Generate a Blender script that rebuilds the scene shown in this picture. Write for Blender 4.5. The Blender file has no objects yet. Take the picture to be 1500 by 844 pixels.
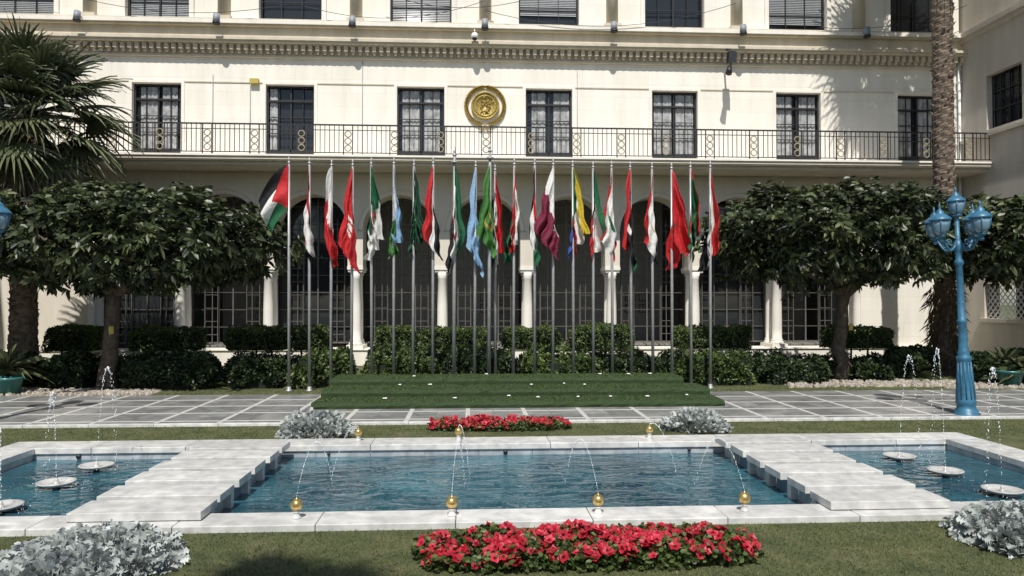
import bpy, bmesh, math, random
import numpy as np
from mathutils import Vector, Matrix, noise
R = random.Random(7)
NR = np.random.default_rng(11)
S = bpy.context.scene
COL = S.collection
pi = math.pi

# ------------------------------------------------------------ materials
def nm(name):
    m = bpy.data.materials.new(name); m.use_nodes = True
    nt = m.node_tree
    return m, nt, nt.nodes['Principled BSDF'], nt.nodes['Material Output']

def simple(name, col, rough=.6, metal=0, var=.12, scale=8, bump=0, bscale=60, spec=.5, dist=.01, coat=0):
    m, nt, b, o = nm(name)
    b.inputs['Roughness'].default_value = rough
    b.inputs['Metallic'].default_value = metal
    b.inputs['Specular IOR Level'].default_value = spec
    if coat:
        b.inputs['Coat Weight'].default_value = coat; b.inputs['Coat Roughness'].default_value = .04
    g = nt.nodes.new('ShaderNodeNewGeometry')
    n = nt.nodes.new('ShaderNodeTexNoise'); n.inputs['Scale'].default_value = scale; n.inputs['Detail'].default_value = 5
    nt.links.new(g.outputs['Position'], n.inputs['Vector'])
    r = nt.nodes.new('ShaderNodeMapRange')
    r.inputs['From Min'].default_value = .3; r.inputs['From Max'].default_value = .7
    r.inputs['To Min'].default_value = 1-var; r.inputs['To Max'].default_value = 1+var
    nt.links.new(n.outputs['Fac'], r.inputs['Value'])
    mx = nt.nodes.new('ShaderNodeMix'); mx.data_type = 'RGBA'; mx.blend_type = 'MULTIPLY'
    mx.inputs['Factor'].default_value = 1
    mx.inputs['A'].default_value = (*col, 1)
    nt.links.new(r.outputs['Result'], mx.inputs['B'])
    nt.links.new(mx.outputs['Result'], b.inputs['Base Color'])
    if bump:
        n2 = nt.nodes.new('ShaderNodeTexNoise'); n2.inputs['Scale'].default_value = bscale; n2.inputs['Detail'].default_value = 4
        nt.links.new(g.outputs['Position'], n2.inputs['Vector'])
        bp = nt.nodes.new('ShaderNodeBump'); bp.inputs['Strength'].default_value = bump; bp.inputs['Distance'].default_value = dist
        nt.links.new(n2.outputs['Fac'], bp.inputs['Height']); nt.links.new(bp.outputs['Normal'], b.inputs['Normal'])
    return m

def leafmat(name, dark, mid, light, rough=.45, trans=.25, spec=.5):
    m, nt, b, o = nm(name)
    a = nt.nodes.new('ShaderNodeAttribute'); a.attribute_name = 'var'
    cr = nt.nodes.new('ShaderNodeValToRGB')
    e = cr.color_ramp.elements
    e[0].position = 0; e[0].color = (*dark, 1); e[1].position = 1; e[1].color = (*light, 1)
    k = e.new(.5); k.color = (*mid, 1)
    nt.links.new(a.outputs['Fac'], cr.inputs['Fac'])
    nt.links.new(cr.outputs['Color'], b.inputs['Base Color'])
    b.inputs['Roughness'].default_value = rough; b.inputs['Specular IOR Level'].default_value = spec
    t = nt.nodes.new('ShaderNodeBsdfTranslucent'); nt.links.new(cr.outputs['Color'], t.inputs['Color'])
    mx = nt.nodes.new('ShaderNodeMixShader'); mx.inputs['Fac'].default_value = trans
    nt.links.new(b.outputs[0], mx.inputs[1]); nt.links.new(t.outputs[0], mx.inputs[2]); nt.links.new(mx.outputs[0], o.inputs['Surface'])
    return m

def stone(name, col, bw=1.1, bh=.42, line=.86, streak=.14, rough=.75):
    m, nt, b, o = nm(name)
    L = nt.links.new; N = nt.nodes.new
    g = N('ShaderNodeNewGeometry'); sp = N('ShaderNodeSeparateXYZ'); L(g.outputs['Position'], sp.inputs[0])
    ad = N('ShaderNodeMath'); ad.operation = 'ADD'; L(sp.outputs['X'], ad.inputs[0]); L(sp.outputs['Y'], ad.inputs[1])
    cb = N('ShaderNodeCombineXYZ'); L(ad.outputs[0], cb.inputs['X']); L(sp.outputs['Z'], cb.inputs['Y'])
    br = N('ShaderNodeTexBrick'); L(cb.outputs[0], br.inputs['Vector'])
    br.inputs['Scale'].default_value = 1; br.inputs['Brick Width'].default_value = bw; br.inputs['Row Height'].default_value = bh
    br.inputs['Mortar Size'].default_value = .006; br.inputs['Mortar Smooth'].default_value = .3
    br.inputs['Color1'].default_value = (1, 1, 1, 1); br.inputs['Color2'].default_value = (.95, .945, .93, 1)
    br.inputs['Mortar'].default_value = (line, line*.98, line*.95, 1)
    n = N('ShaderNodeTexNoise'); n.inputs['Scale'].default_value = 1.1; n.inputs['Detail'].default_value = 8; n.inputs['Roughness'].default_value = .65
    mp = N('ShaderNodeMapping'); mp.inputs['Scale'].default_value = (2.2, 2.2, .35); L(g.outputs['Position'], mp.inputs['Vector']); L(mp.outputs[0], n.inputs['Vector'])
    r = N('ShaderNodeMapRange'); r.inputs['From Min'].default_value = .35; r.inputs['From Max'].default_value = .7
    r.inputs['To Min'].default_value = 1.0; r.inputs['To Max'].default_value = 1-streak; L(n.outputs['Fac'], r.inputs['Value'])
    m1 = N('ShaderNodeMix'); m1.data_type = 'RGBA'; m1.blend_type = 'MULTIPLY'; m1.inputs['Factor'].default_value = 1
    m1.inputs['A'].default_value = (*col, 1); L(br.outputs['Color'], m1.inputs['B'])
    m2 = N('ShaderNodeMix'); m2.data_type = 'RGBA'; m2.blend_type = 'MULTIPLY'; m2.inputs['Factor'].default_value = 1
    L(m1.outputs['Result'], m2.inputs['A']); L(r.outputs['Result'], m2.inputs['B'])
    L(m2.outputs['Result'], b.inputs['Base Color']); b.inputs['Roughness'].default_value = rough
    n2 = N('ShaderNodeTexNoise'); n2.inputs['Scale'].default_value = 25; n2.inputs['Detail'].default_value = 5; L(g.outputs['Position'], n2.inputs['Vector'])
    bp = N('ShaderNodeBump'); bp.inputs['Strength'].default_value = .25; bp.inputs['Distance'].default_value = .01
    L(n2.outputs['Fac'], bp.inputs['Height']); L(bp.outputs['Normal'], b.inputs['Normal'])
    return m

def marble(name, col, vein, rough=.3, scale=1.5):
    m, nt, b, o = nm(name); L = nt.links.new; N = nt.nodes.new
    g = N('ShaderNodeNewGeometry')
    n = N('ShaderNodeTexNoise'); n.inputs['Scale'].default_value = scale; n.inputs['Detail'].default_value = 9; n.inputs['Distortion'].default_value = 1.6
    L(g.outputs['Position'], n.inputs['Vector'])
    cr = N('ShaderNodeValToRGB'); e = cr.color_ramp.elements
    e[0].position = .36; e[0].color = (*col, 1); e[1].position = .62; e[1].color = (*[c*.9 for c in col], 1)
    k = e.new(.5); k.color = (*vein, 1)
    L(n.outputs['Fac'], cr.inputs['Fac'])
    n3 = N('ShaderNodeTexNoise'); n3.inputs['Scale'].default_value = 7; n3.inputs['Detail'].default_value = 7; L(g.outputs['Position'], n3.inputs['Vector'])
    r = N('ShaderNodeMapRange'); r.inputs['From Min'].default_value = .35; r.inputs['From Max'].default_value = .72; r.inputs['To Min'].default_value = 1.04; r.inputs['To Max'].default_value = .70
    L(n3.outputs['Fac'], r.inputs['Value'])
    mx = N('ShaderNodeMix'); mx.data_type = 'RGBA'; mx.blend_type = 'MULTIPLY'; mx.inputs['Factor'].default_value = 1
    L(cr.outputs['Color'], mx.inputs['A']); L(r.outputs['Result'], mx.inputs['B'])
    r4 = N('ShaderNodeMapRange'); r4.inputs['To Min'].default_value = .84; r4.inputs['To Max'].default_value = 1.03; L(g.outputs['Random Per Island'], r4.inputs['Value'])
    m5 = N('ShaderNodeMix'); m5.data_type = 'RGBA'; m5.blend_type = 'MULTIPLY'; m5.inputs['Factor'].default_value = 1
    L(mx.outputs['Result'], m5.inputs['A']); L(r4.outputs['Result'], m5.inputs['B'])
    L(m5.outputs['Result'], b.inputs['Base Color']); b.inputs['Roughness'].default_value = rough
    return m

M = {}
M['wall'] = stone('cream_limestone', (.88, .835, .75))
M['trim'] = stone('trim_limestone', (.66, .59, .47), 2.0, 3, .9, .22)
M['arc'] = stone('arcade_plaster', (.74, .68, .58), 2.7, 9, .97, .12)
M['wing'] = stone('wing_stone', (.60, .555, .485), 1.2, .5, .88, .2)
M['col'] = stone('column_stone', (.86, .83, .76), 9, 9, 1, .1)
M['black'] = simple('dark_iron', (.018, .018, .02), .5, 0)
M['bronze'] = simple('bronze_window_frame', (.10, .095, .085), .5, 0)
M['ring'] = simple('gilt_iron', (.34, .29, .19), .5, 0)
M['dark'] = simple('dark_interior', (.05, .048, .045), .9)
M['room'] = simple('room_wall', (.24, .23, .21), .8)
M['poster'] = simple('framed_print', (.22, .20, .18), .6, var=.5, scale=6)
M['curt'] = simple('lace_curtain', (.36, .36, .355), .8, var=.4, scale=6, coat=.8)
M['blind'] = simple('window_blind', (.22, .23, .24), .6, coat=.8)
M['dpane'] = simple('dark_window_pane', (.022, .025, .028), .05, 0, .1)
M['gold'] = simple('gilded_metal', (.62, .43, .16), .30, .8, var=.25, scale=20)
M['golde'] = simple('emblem_gilding', (.44, .33, .10), .42, .35, var=.35, scale=14, bump=.5, bscale=25)
M['pole'] = simple('galvanised_pole', (.38, .38, .38), .42, .4)
M['blue'] = simple('blue_painted_iron', (.034, .135, .225), .42, .0, var=.25, scale=12, bump=.1)
M['marble'] = marble('white_marble', (.76, .745, .70), (.62, .615, .59))
M['bowl'] = marble('bowl_marble', (.56, .55, .52), (.48, .47, .45))
M['marbleg'] = marble('grey_marble', (.55, .57, .58), (.36, .40, .43), .35, 2)
M['pier'] = simple('blue_grey_pier', (.14, .21, .27), .5)
M['bark'] = simple('tree_bark', (.10, .078, .058), .9, var=.4, scale=9, bump=.8, bscale=25, dist=.03)
M['palmbark'] = simple('palm_bark', (.15, .115, .085), .95, var=.5, scale=10, bump=.8, bscale=30, dist=.03)
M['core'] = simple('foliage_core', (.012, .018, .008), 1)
M['leaf'] = leafmat('ficus_leaf', (.015, .022, .009), (.043, .060, .022), (.125, .145, .065), .42, .15, .45)
M['hedge'] = leafmat('hedge_leaf', (.026, .045, .012), (.075, .115, .028), (.16, .205, .06), .5)
M['shrub'] = leafmat('shrub_leaf', (.012, .022, .008), (.032, .054, .018), (.08, .115, .04), .45)
M['palm'] = leafmat('palm_frond', (.022, .030, .014), (.068, .086, .038), (.18, .195, .10), .42, .15)
M['dry'] = leafmat('dry_frond', (.06, .045, .025), (.14, .105, .055), (.24, .19, .11), .8, .1)
M['silver'] = leafmat('dusty_miller_leaf', (.22, .24, .22), (.38, .41, .39), (.58, .60, .58), .8, .12)
M['grass'] = leafmat('grass_blade', (.05, .062, .018), (.115, .135, .042), (.24, .235, .095), .6, .3)
M['petal'] = leafmat('red_petal', (.28, .004, .014), (.52, .012, .034), (.68, .05, .09), .5, .25)
M['throat'] = simple('flower_throat', (.14, .004, .01), .6)
M['yellow'] = simple('yellow_sign_paint', (.45, .36, .08), .5)
M['white'] = simple('white_paint', (.78, .78, .76), .5)
M['pot'] = simple('teal_ceramic', (.04, .16, .15), .3)
M['greycase'] = simple('grey_fixture', (.25, .27, .30), .5)
M['pebble'] = simple('pebbles', (.34, .30, .25), .8, var=.5, scale=14)
M['lampglass'] = simple('lantern_glass', (.15, .25, .33), .12, 0, .2, 6, coat=1)

m, nt, b, o = nm('spray_water'); b.inputs['Base Color'].default_value = (.85, .90, .93, 1); b.inputs['Roughness'].default_value = .1; M['spray'] = m

def watermat():
    m, nt, b, o = nm('pool_water'); L = nt.links.new; N = nt.nodes.new
    g = N('ShaderNodeNewGeometry')
    n = N('ShaderNodeTexNoise'); n.inputs['Scale'].default_value = .8; n.inputs['Detail'].default_value = 5; L(g.outputs['Position'], n.inputs['Vector'])
    cr = N('ShaderNodeValToRGB'); e = cr.color_ramp.elements
    e[0].position = .36; e[0].color = (.010, .050, .072, 1); e[1].position = .72; e[1].color = (.045, .150, .185, 1)
    L(n.outputs['Fac'], cr.inputs['Fac']); L(cr.outputs['Color'], b.inputs['Base Color'])
    b.inputs['Roughness'].default_value = .015; b.inputs['IOR'].default_value = 1.55
    n1 = N('ShaderNodeTexNoise'); n1.inputs['Scale'].default_value = 1.9; n1.inputs['Detail'].default_value = 3; n1.inputs['Distortion'].default_value = 1.0
    mp = N('ShaderNodeMapping'); mp.inputs['Scale'].default_value = (1, 2.0, 1); L(g.outputs['Position'], mp.inputs['Vector']); L(mp.outputs[0], n1.inputs['Vector'])
    s1 = N('ShaderNodeMath'); s1.operation = 'MULTIPLY'; s1.inputs[1].default_value = 1.15; L(n1.outputs['Fac'], s1.inputs[0]); last = s1.outputs[0]
    for (cx, cy, rad, fq) in [(-1.35, 8.3, .8, 34), (2.6, 8.5, .75, 38), (-4.6, 8.9, .6, 46), (5.6, 8.9, .6, 46), (.9, 9.3, .5, 36)]:
        vs = N('ShaderNodeVectorMath'); vs.operation = 'DISTANCE'; vs.inputs[1].default_value = (cx, cy, -.1); L(g.outputs['Position'], vs.inputs[0])
        a = N('ShaderNodeMath'); a.operation = 'MULTIPLY'; a.inputs[1].default_value = fq; L(vs.outputs['Value'], a.inputs[0])
        si = N('ShaderNodeMath'); si.operation = 'SINE'; L(a.outputs[0], si.inputs[0])
        f = N('ShaderNodeMapRange'); f.inputs['From Min'].default_value = 0; f.inputs['From Max'].default_value = rad; f.inputs['To Min'].default_value = .10; f.inputs['To Max'].default_value = 0
        L(vs.outputs['Value'], f.inputs['Value'])
        mu = N('ShaderNodeMath'); mu.operation = 'MULTIPLY'; L(si.outputs[0], mu.inputs[0]); L(f.outputs['Result'], mu.inputs[1])
        ad = N('ShaderNodeMath'); ad.operation = 'ADD'; L(last, ad.inputs[0]); L(mu.outputs[0], ad.inputs[1]); last = ad.outputs[0]
    n2 = N('ShaderNodeTexNoise'); n2.inputs['Scale'].default_value = 8; n2.inputs['Detail'].default_value = 3; L(g.outputs['Position'], n2.inputs['Vector'])
    s2 = N('ShaderNodeMath'); s2.operation = 'MULTIPLY_ADD'; s2.inputs[1].default_value = .12; L(n2.outputs['Fac'], s2.inputs[0]); L(last, s2.inputs[2])
    bp = N('ShaderNodeBump'); bp.inputs['Strength'].default_value = 1; bp.inputs['Distance'].default_value = .045
    L(s2.outputs[0], bp.inputs['Height']); L(bp.outputs['Normal'], b.inputs['Normal'])
    return m
M['water'] = watermat()

def lawnmat():
    m, nt, b, o = nm('lawn_ground'); L = nt.links.new; N = nt.nodes.new
    g = N('ShaderNodeNewGeometry')
    n = N('ShaderNodeTexNoise'); n.inputs['Scale'].default_value = 2.2; n.inputs['Detail'].default_value = 10; n.inputs['Roughness'].default_value = .75; L(g.outputs['Position'], n.inputs['Vector'])
    cr = N('ShaderNodeValToRGB'); e = cr.color_ramp.elements
    e[0].position = .33; e[0].color = (.04, .05, .015, 1); e[1].position = .72; e[1].color = (.17, .155, .075, 1)
    k = e.new(.5); k.color = (.085, .10, .034, 1)
    L(n.outputs['Fac'], cr.inputs['Fac']); L(cr.outputs['Color'], b.inputs['Base Color']); b.inputs['Roughness'].default_value = .9
    n2 = N('ShaderNodeTexNoise'); n2.inputs['Scale'].default_value = 70; n2.inputs['Detail'].default_value = 4; L(g.outputs['Position'], n2.inputs['Vector'])
    bp = N('ShaderNodeBump'); bp.inputs['Strength'].default_value = .9; bp.inputs['Distance'].default_value = .03
    L(n2.outputs['Fac'], bp.inputs['Height']); L(bp.outputs['Normal'], b.inputs['Normal'])
    return m
M['lawn'] = lawnmat()

def turfmat(name, c1, c2):
    m, nt, b, o = nm(name); L = nt.links.new; N = nt.nodes.new
    g = N('ShaderNodeNewGeometry')
    n = N('ShaderNodeTexNoise'); n.inputs['Scale'].default_value = 28; n.inputs['Detail'].default_value = 8; n.inputs['Roughness'].default_value = .8; L(g.outputs['Position'], n.inputs['Vector'])
    cr = N('ShaderNodeValToRGB'); e = cr.color_ramp.elements
    e[0].position = .35; e[0].color = (*c1, 1); e[1].position = .68; e[1].color = (*c2, 1)
    L(n.outputs['Fac'], cr.inputs['Fac']); L(cr.outputs['Color'], b.inputs['Base Color']); b.inputs['Roughness'].default_value = .8
    bp = N('ShaderNodeBump'); bp.inputs['Strength'].default_value = 1; bp.inputs['Distance'].default_value = .03
    L(n.outputs['Fac'], bp.inputs['Height']); L(bp.outputs['Normal'], b.inputs['Normal'])
    return m
M['turf'] = turfmat('artificial_turf', (.012, .028, .007), (.045, .08, .020))
M['fibre'] = leafmat('turf_fibre', (.028, .055, .010), (.07, .12, .028), (.14, .19, .055), .6, .2)

def pavemat():
    m, nt, b, o = nm('marble_paving'); L = nt.links.new; N = nt.nodes.new
    g = N('ShaderNodeNewGeometry'); sp = N('ShaderNodeSeparateXYZ'); L(g.outputs['Position'], sp.inputs[0])
    def line(sock, period, off, w):
        a = N('ShaderNodeMath'); a.operation = 'ADD'; a.inputs[1].default_value = off; L(sock, a.inputs[0])
        d = N('ShaderNodeMath'); d.operation = 'DIVIDE'; d.inputs[1].default_value = period; L(a.outputs[0], d.inputs[0])
        f = N('ShaderNodeMath'); f.operation = 'FRACT'; L(d.outputs[0], f.inputs[0])
        l = N('ShaderNodeMath'); l.operation = 'LESS_THAN'; l.inputs[1].default_value = w/period; L(f.outputs[0], l.inputs[0])
        return l.outputs[0]
    a = line(sp.outputs['X'], 1.0, 100.1, .085); c = line(sp.outputs['Y'], .86, 100.35, .10)
    mxx = N('ShaderNodeMath'); mxx.operation = 'MAXIMUM'; L(a, mxx.inputs[0]); L(c, mxx.inputs[1])
    j1 = line(sp.outputs['X'], .5, 100.1, .006); j2 = line(sp.outputs['Y'], .43, 100.35, .006)
    jj = N('ShaderNodeMath'); jj.operation = 'MAXIMUM'; L(j1, jj.inputs[0]); L(j2, jj.inputs[1])
    n = N('ShaderNodeTexNoise'); n.inputs['Scale'].default_value = 3; n.inputs['Detail'].default_value = 9; n.inputs['Distortion'].default_value = 1; L(g.outputs['Position'], n.inputs['Vector'])
    cr = N('ShaderNodeValToRGB'); e = cr.color_ramp.elements
    e[0].position = .3; e[0].color = (.15, .155, .155, 1); e[1].position = .7; e[1].color = (.32, .315, .30, 1); L(n.outputs['Fac'], cr.inputs['Fac'])
    def snap(sock, period, off):
        a = N('ShaderNodeMath'); a.operation = 'ADD'; a.inputs[1].default_value = off; L(sock, a.inputs[0])
        d = N('ShaderNodeMath'); d.operation = 'DIVIDE'; d.inputs[1].default_value = period; L(a.outputs[0], d.inputs[0])
        f = N('ShaderNodeMath'); f.operation = 'FLOOR'; L(d.outputs[0], f.inputs[0]); return f.outputs[0]
    cb = N('ShaderNodeCombineXYZ'); L(snap(sp.outputs['X'], .5, 100.1), cb.inputs['X']); L(snap(sp.outputs['Y'], .43, 100.35), cb.inputs['Y'])
    wn = N('ShaderNodeTexWhiteNoise'); wn.noise_dimensions = '2D'; L(cb.outputs[0], wn.inputs['Vector'])
    r = N('ShaderNodeMapRange'); r.inputs['To Min'].default_value = .78; r.inputs['To Max'].default_value = 1.18; L(wn.outputs['Value'], r.inputs['Value'])
    m0 = N('ShaderNodeMix'); m0.data_type = 'RGBA'; m0.blend_type = 'MULTIPLY'; m0.inputs['Factor'].default_value = 1; L(cr.outputs['Color'], m0.inputs['A']); L(r.outputs['Result'], m0.inputs['B'])
    m1 = N('ShaderNodeMix'); m1.data_type = 'RGBA'; L(mxx.outputs[0], m1.inputs['Factor']); L(m0.outputs['Result'], m1.inputs['A']); m1.inputs['B'].default_value = (.62, .605, .57, 1)
    m2 = N('ShaderNodeMix'); m2.data_type = 'RGBA'; L(jj.outputs[0], m2.inputs['Factor']); L(m1.outputs['Result'], m2.inputs['A']); m2.inputs['B'].default_value = (.12, .12, .11, 1)
    L(m2.outputs['Result'], b.inputs['Base Color']); b.inputs['Roughness'].default_value = .28
    return m
M['pave'] = pavemat()

# ------------------------------------------------------------ builder
def empty(name, loc=(0, 0, 0)):
    e = bpy.data.objects.new(name, None); COL.objects.link(e); e.location = loc; e.empty_display_size = .2
    return e

class MB:
    def __init__(s, mats):
        s.v = []; s.f = []; s.m = []; s.sm = []; s.mats = mats; s.M = None
    def mi(s, k):
        if k not in s.mats: s.mats.append(k)
        return s.mats.index(k)
    def add(s, vs, fs, k, smooth=False):
        o = len(s.v)
        if s.M is not None: vs = [s.M(v) for v in vs]
        s.v += [tuple(v) for v in vs]; i = s.mi(k)
        for f in fs: s.f.append([o+a for a in f]); s.m.append(i); s.sm.append(smooth)
    def box(s, x0, x1, y0, y1, z0, z1, k):
        s.add([(x0, y0, z0), (x1, y0, z0), (x1, y1, z0), (x0, y1, z0), (x0, y0, z1), (x1, y0, z1), (x1, y1, z1), (x0, y1, z1)],
              [(0, 3, 2, 1), (4, 5, 6, 7), (0, 1, 5, 4), (1, 2, 6, 5), (2, 3, 7, 6), (3, 0, 4, 7)], k)
    def tube(s, pts, rads, k, n=8, smooth=True):
        pts = [Vector(p) for p in pts]; vs = []; fs = []
        for i, p in enumerate(pts):
            a = pts[max(i-1, 0)]; b = pts[min(i+1, len(pts)-1)]; t = (b-a).normalized()
            ref = Vector((0, 0, 1)) if abs(t.z) < .9 else Vector((1, 0, 0))
            u = t.cross(ref).normalized(); w = t.cross(u)
            for j in range(n):
                an = 2*pi*j/n; vs.append(p+(u*math.cos(an)+w*math.sin(an))*rads[i])
        for i in range(len(pts)-1):
            for j in range(n):
                fs.append((i*n+j, i*n+(j+1) % n, (i+1)*n+(j+1) % n, (i+1)*n+j))
        fs.append(tuple(range(n))[::-1]); fs.append(tuple((len(pts)-1)*n+j for j in range(n)))
        s.add(vs, fs, k, smooth)
    def lathe(s, prof, c, k, n=20, smooth=True):
        vs = []; fs = []
        for r, z in prof:
            for j in range(n):
                an = 2*pi*j/n; vs.append((c[0]+r*math.cos(an), c[1]+r*math.sin(an), c[2]+z))
        for i in range(len(prof)-1):
            for j in range(n): fs.append((i*n+j, i*n+(j+1) % n, (i+1)*n+(j+1) % n, (i+1)*n+j))
        fs.append(tuple(range(n))[::-1]); fs.append(tuple((len(prof)-1)*n+j for j in range(n)))
        s.add(vs, fs, k, smooth)
    def torus(s, c, Rr, r, k, n=14, m=5):
        vs = []; fs = []
        for i in range(n):
            a = 2*pi*i/n
            for j in range(m):
                b = 2*pi*j/m; q = Rr+r*math.cos(b)
                vs.append((c[0]+q*math.cos(a), c[1]+r*math.sin(b), c[2]+q*math.sin(a)))
        for i in range(n):
            for j in range(m): fs.append((i*m+j, ((i+1) % n)*m+j, ((i+1) % n)*m+(j+1) % m, i*m+(j+1) % m))
        s.add(vs, fs, k, True)
    def ball(s, c, r, k, n=14, sc=(1, 1, 1), m=12):
        prof = [(max(r*math.sin(pi*i/m), .0005)*sc[0], -r*math.cos(pi*i/m)*sc[2]) for i in range(m+1)]
        s.lathe(prof, c, k, n)
    def done(s, name, parent=None, bevel=0, recalc=True):
        me = bpy.data.meshes.new(name); me.from_pydata(s.v, [], s.f)
        for k in s.mats: me.materials.append(M[k])
        me.polygons.foreach_set('material_index', s.m); me.polygons.foreach_set('use_smooth', s.sm)
        if recalc:
            bm = bmesh.new(); bm.from_mesh(me); bmesh.ops.recalc_face_normals(bm, faces=bm.faces); bm.to_mesh(me); bm.free()
        me.update()
        ob = bpy.data.objects.new(name, me); COL.objects.link(ob)
        if parent: ob.parent = parent
        if bevel:
            b = ob.modifiers.new('bevel', 'BEVEL'); b.width = bevel; b.segments = 2; b.limit_method = 'ANGLE'
        return ob

def norm(a): return a/np.maximum(np.linalg.norm(a, axis=-1, keepdims=True), 1e-9)
def leafmesh(name, c, d, ln, wd, var, mat, parent=None, shape='ell', fold=.25, droop=.15, up=None):
    n = len(c); d = norm(d)
    r = norm(NR.normal(size=(n, 3))) if up is None else norm(up+NR.normal(size=(n, 3))*.35)
    sd = norm(np.cross(d, r)); nn = np.cross(sd, d)
    if shape == 'ell':
        o = [(0, 0), (.3, .42), (.7, .38), (1, 0), (.7, -.38), (.3, -.42)]; faces = [(0, 1, 2, 3), (0, 3, 4, 5)]
    elif shape == 'blade':
        o = [(0, .5), (0, -.5), (1, 0)]; faces = [(0, 1, 2)]
    elif shape == 'lobe':
        o = [(0, 0), (.25, .12), (.33, .5), (.45, .2), (.6, .62), (.68, .22), (.85, .42), (1, 0), (.85, -.42), (.68, -.22), (.6, -.62), (.45, -.2), (.33, -.5), (.25, -.12)]
        faces = [(0, 1, 2, 3), (3, 4, 5, 0), (5, 6, 7, 0), (0, 7, 8, 9), (9, 10, 11, 0), (11, 12, 13, 0)]
    k = len(o); V = np.zeros((n, k, 3))
    for i, (a, b) in enumerate(o):
        V[:, i] = c+d*(ln*a)[:, None]+sd*(wd*b)[:, None]+nn*(wd*abs(b)*fold*2)[:, None]
        V[:, i, 2] -= droop*ln*a*a
    V = V.reshape(-1, 3)
    base = (np.arange(n)*k)
    me = bpy.data.meshes.new(name)
    me.vertices.add(len(V)); me.vertices.foreach_set('co', V.ravel())
    fl = np.concatenate([np.array(f) for f in faces]); lens = [len(f) for f in faces]
    loops = (base[:, None]+fl[None, :]).ravel()
    me.loops.add(len(loops)); me.loops.foreach_set('vertex_index', loops.astype(np.int32))
    tot = np.tile(np.array(lens), n); st = np.concatenate([[0], np.cumsum(tot)[:-1]])
    me.polygons.add(len(tot)); me.polygons.foreach_set('loop_start', st.astype(np.int32))
    me.update(calc_edges=True)
    at = me.attributes.new('var', 'FLOAT', 'POINT'); at.data.foreach_set('value', np.repeat(np.clip(var, 0, 1), k).astype(np.float32))
    me.materials.append(M[mat])
    me.validate()
    ob = bpy.data.objects.new(name, me); COL.objects.link(ob)
    if parent: ob.parent = parent
    return ob

def whorls(c, ax, K, spread=1.0):
    n = len(c); ax = norm(ax)
    t = norm(np.cross(ax, norm(NR.normal(size=(n, 3))))); b = np.cross(ax, t)
    C = []; D = []
    for i in range(K):
        a = 2*pi*i/K+NR.uniform(-.4, .4, n)
        d = ax*NR.uniform(.15, .9, n)[:, None]+(t*np.cos(a)[:, None]+b*np.sin(a)[:, None])*spread
        C.append(c); D.append(d)
    return np.concatenate(C), np.concatenate(D)

def nz(p, s=1.0):
    return noise.noise(Vector((float(p[0])*s, float(p[1])*s, float(p[2])*s)))

# ------------------------------------------------------------ ground
PX0, PX1, PY0, PY1 = -5.7, 6.65, 6.92, 10.05
CW = .5; CN = .40
def sheet(name, x0, x1, y0, y1, z, k, hole=None):
    b = MB([k])
    if hole:
        hx0, hx1, hy0, hy1 = hole
        for (a, c, d, e) in [(x0, x1, y0, hy0), (x0, x1, hy1, y1), (x0, hx0, hy0, hy1), (hx1, x1, hy0, hy1)]:
            b.add([(a, d, z), (c, d, z), (c, e, z), (a, e, z)], [(0, 1, 2, 3)], k)
    else:
        b.add([(x0, y0, z), (x1, y0, z), (x1, y1, z), (x0, y1, z)], [(0, 1, 2, 3)], k)
    return b.done(name, recalc=False)
sheet('lawn_ground', -300, 300, -300, 300, 0, 'lawn', (PX0-.3, PX1+.3, PY0-.3, PY1+.3))
pv = MB(['pave']); pv.box(-30, 40, 12.1, 15.75, -.05, .03, 'pave'); pv.done('marble_pavement')
kb = MB(['marble'])
x = -30
while x < 40:
    kb.box(x+.002, x+.998, 12.0, 12.097, -.05, .045, 'marble'); x += 1
kb.done('pavement_kerb', bevel=.008)

pool = empty('ornamental_pool')
b = MB([])
xs = np.linspace(PX0-CW, PX1+CW, 12)
for i in range(11):
    for (ya, yb) in [(PY0-CN, PY0), (PY1, PY1+CW)]:
        b.box(xs[i]+.003, xs[i+1]-.003, ya, yb, -.02, .06+R.uniform(-.002, .002), 'marble')
ys = np.linspace(PY0+.003, PY1-.003, 4)
for i in range(3):
    for (xa, xb) in [(PX0-CW, PX0), (PX1, PX1+CW)]:
        b.box(xa, xb, ys[i]+.003, ys[i+1]-.003, -.02, .06, 'marble')
b.done('coping', pool, .008)
b = MB([])
i_ = .025
b.box(PX0-.3, PX0-i_, PY0-.3, PY1+.3, -.6, -.025, 'marbleg'); b.box(PX1+i_, PX1+.3, PY0-.3, PY1+.3, -.6, -.025, 'marbleg')
b.box(PX0-i_, PX1+i_, PY0-.3, PY0-i_, -.6, -.025, 'marbleg')
xs = np.linspace(PX0-i_, PX1+i_, 18)
for i in range(17): b.box(xs[i]+.002, xs[i+1]-.002, PY1+i_, PY1+.3, -.6, -.025, 'marbleg')
b.done('pool_wall', pool)
b = MB([])
for (x, r_) in [(.47, .03), (-5.15, .03), (3.0, .02), (-1.9, .02)]:
    b.tube([(x, PY1+.05, -.055), (x, PY1, -.058)], [r_, r_], 'black', 12)
b.done('drain_spouts', pool)
b = MB([]); b.add([(PX0-.1, PY0-.1, -.1), (PX1+.1, PY0-.1, -.1), (PX1+.1, PY1+.1, -.1), (PX0-.1, PY1+.1, -.1)], [(0, 1, 2, 3)], 'water')
b.done('pool_water', recalc=False)
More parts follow.
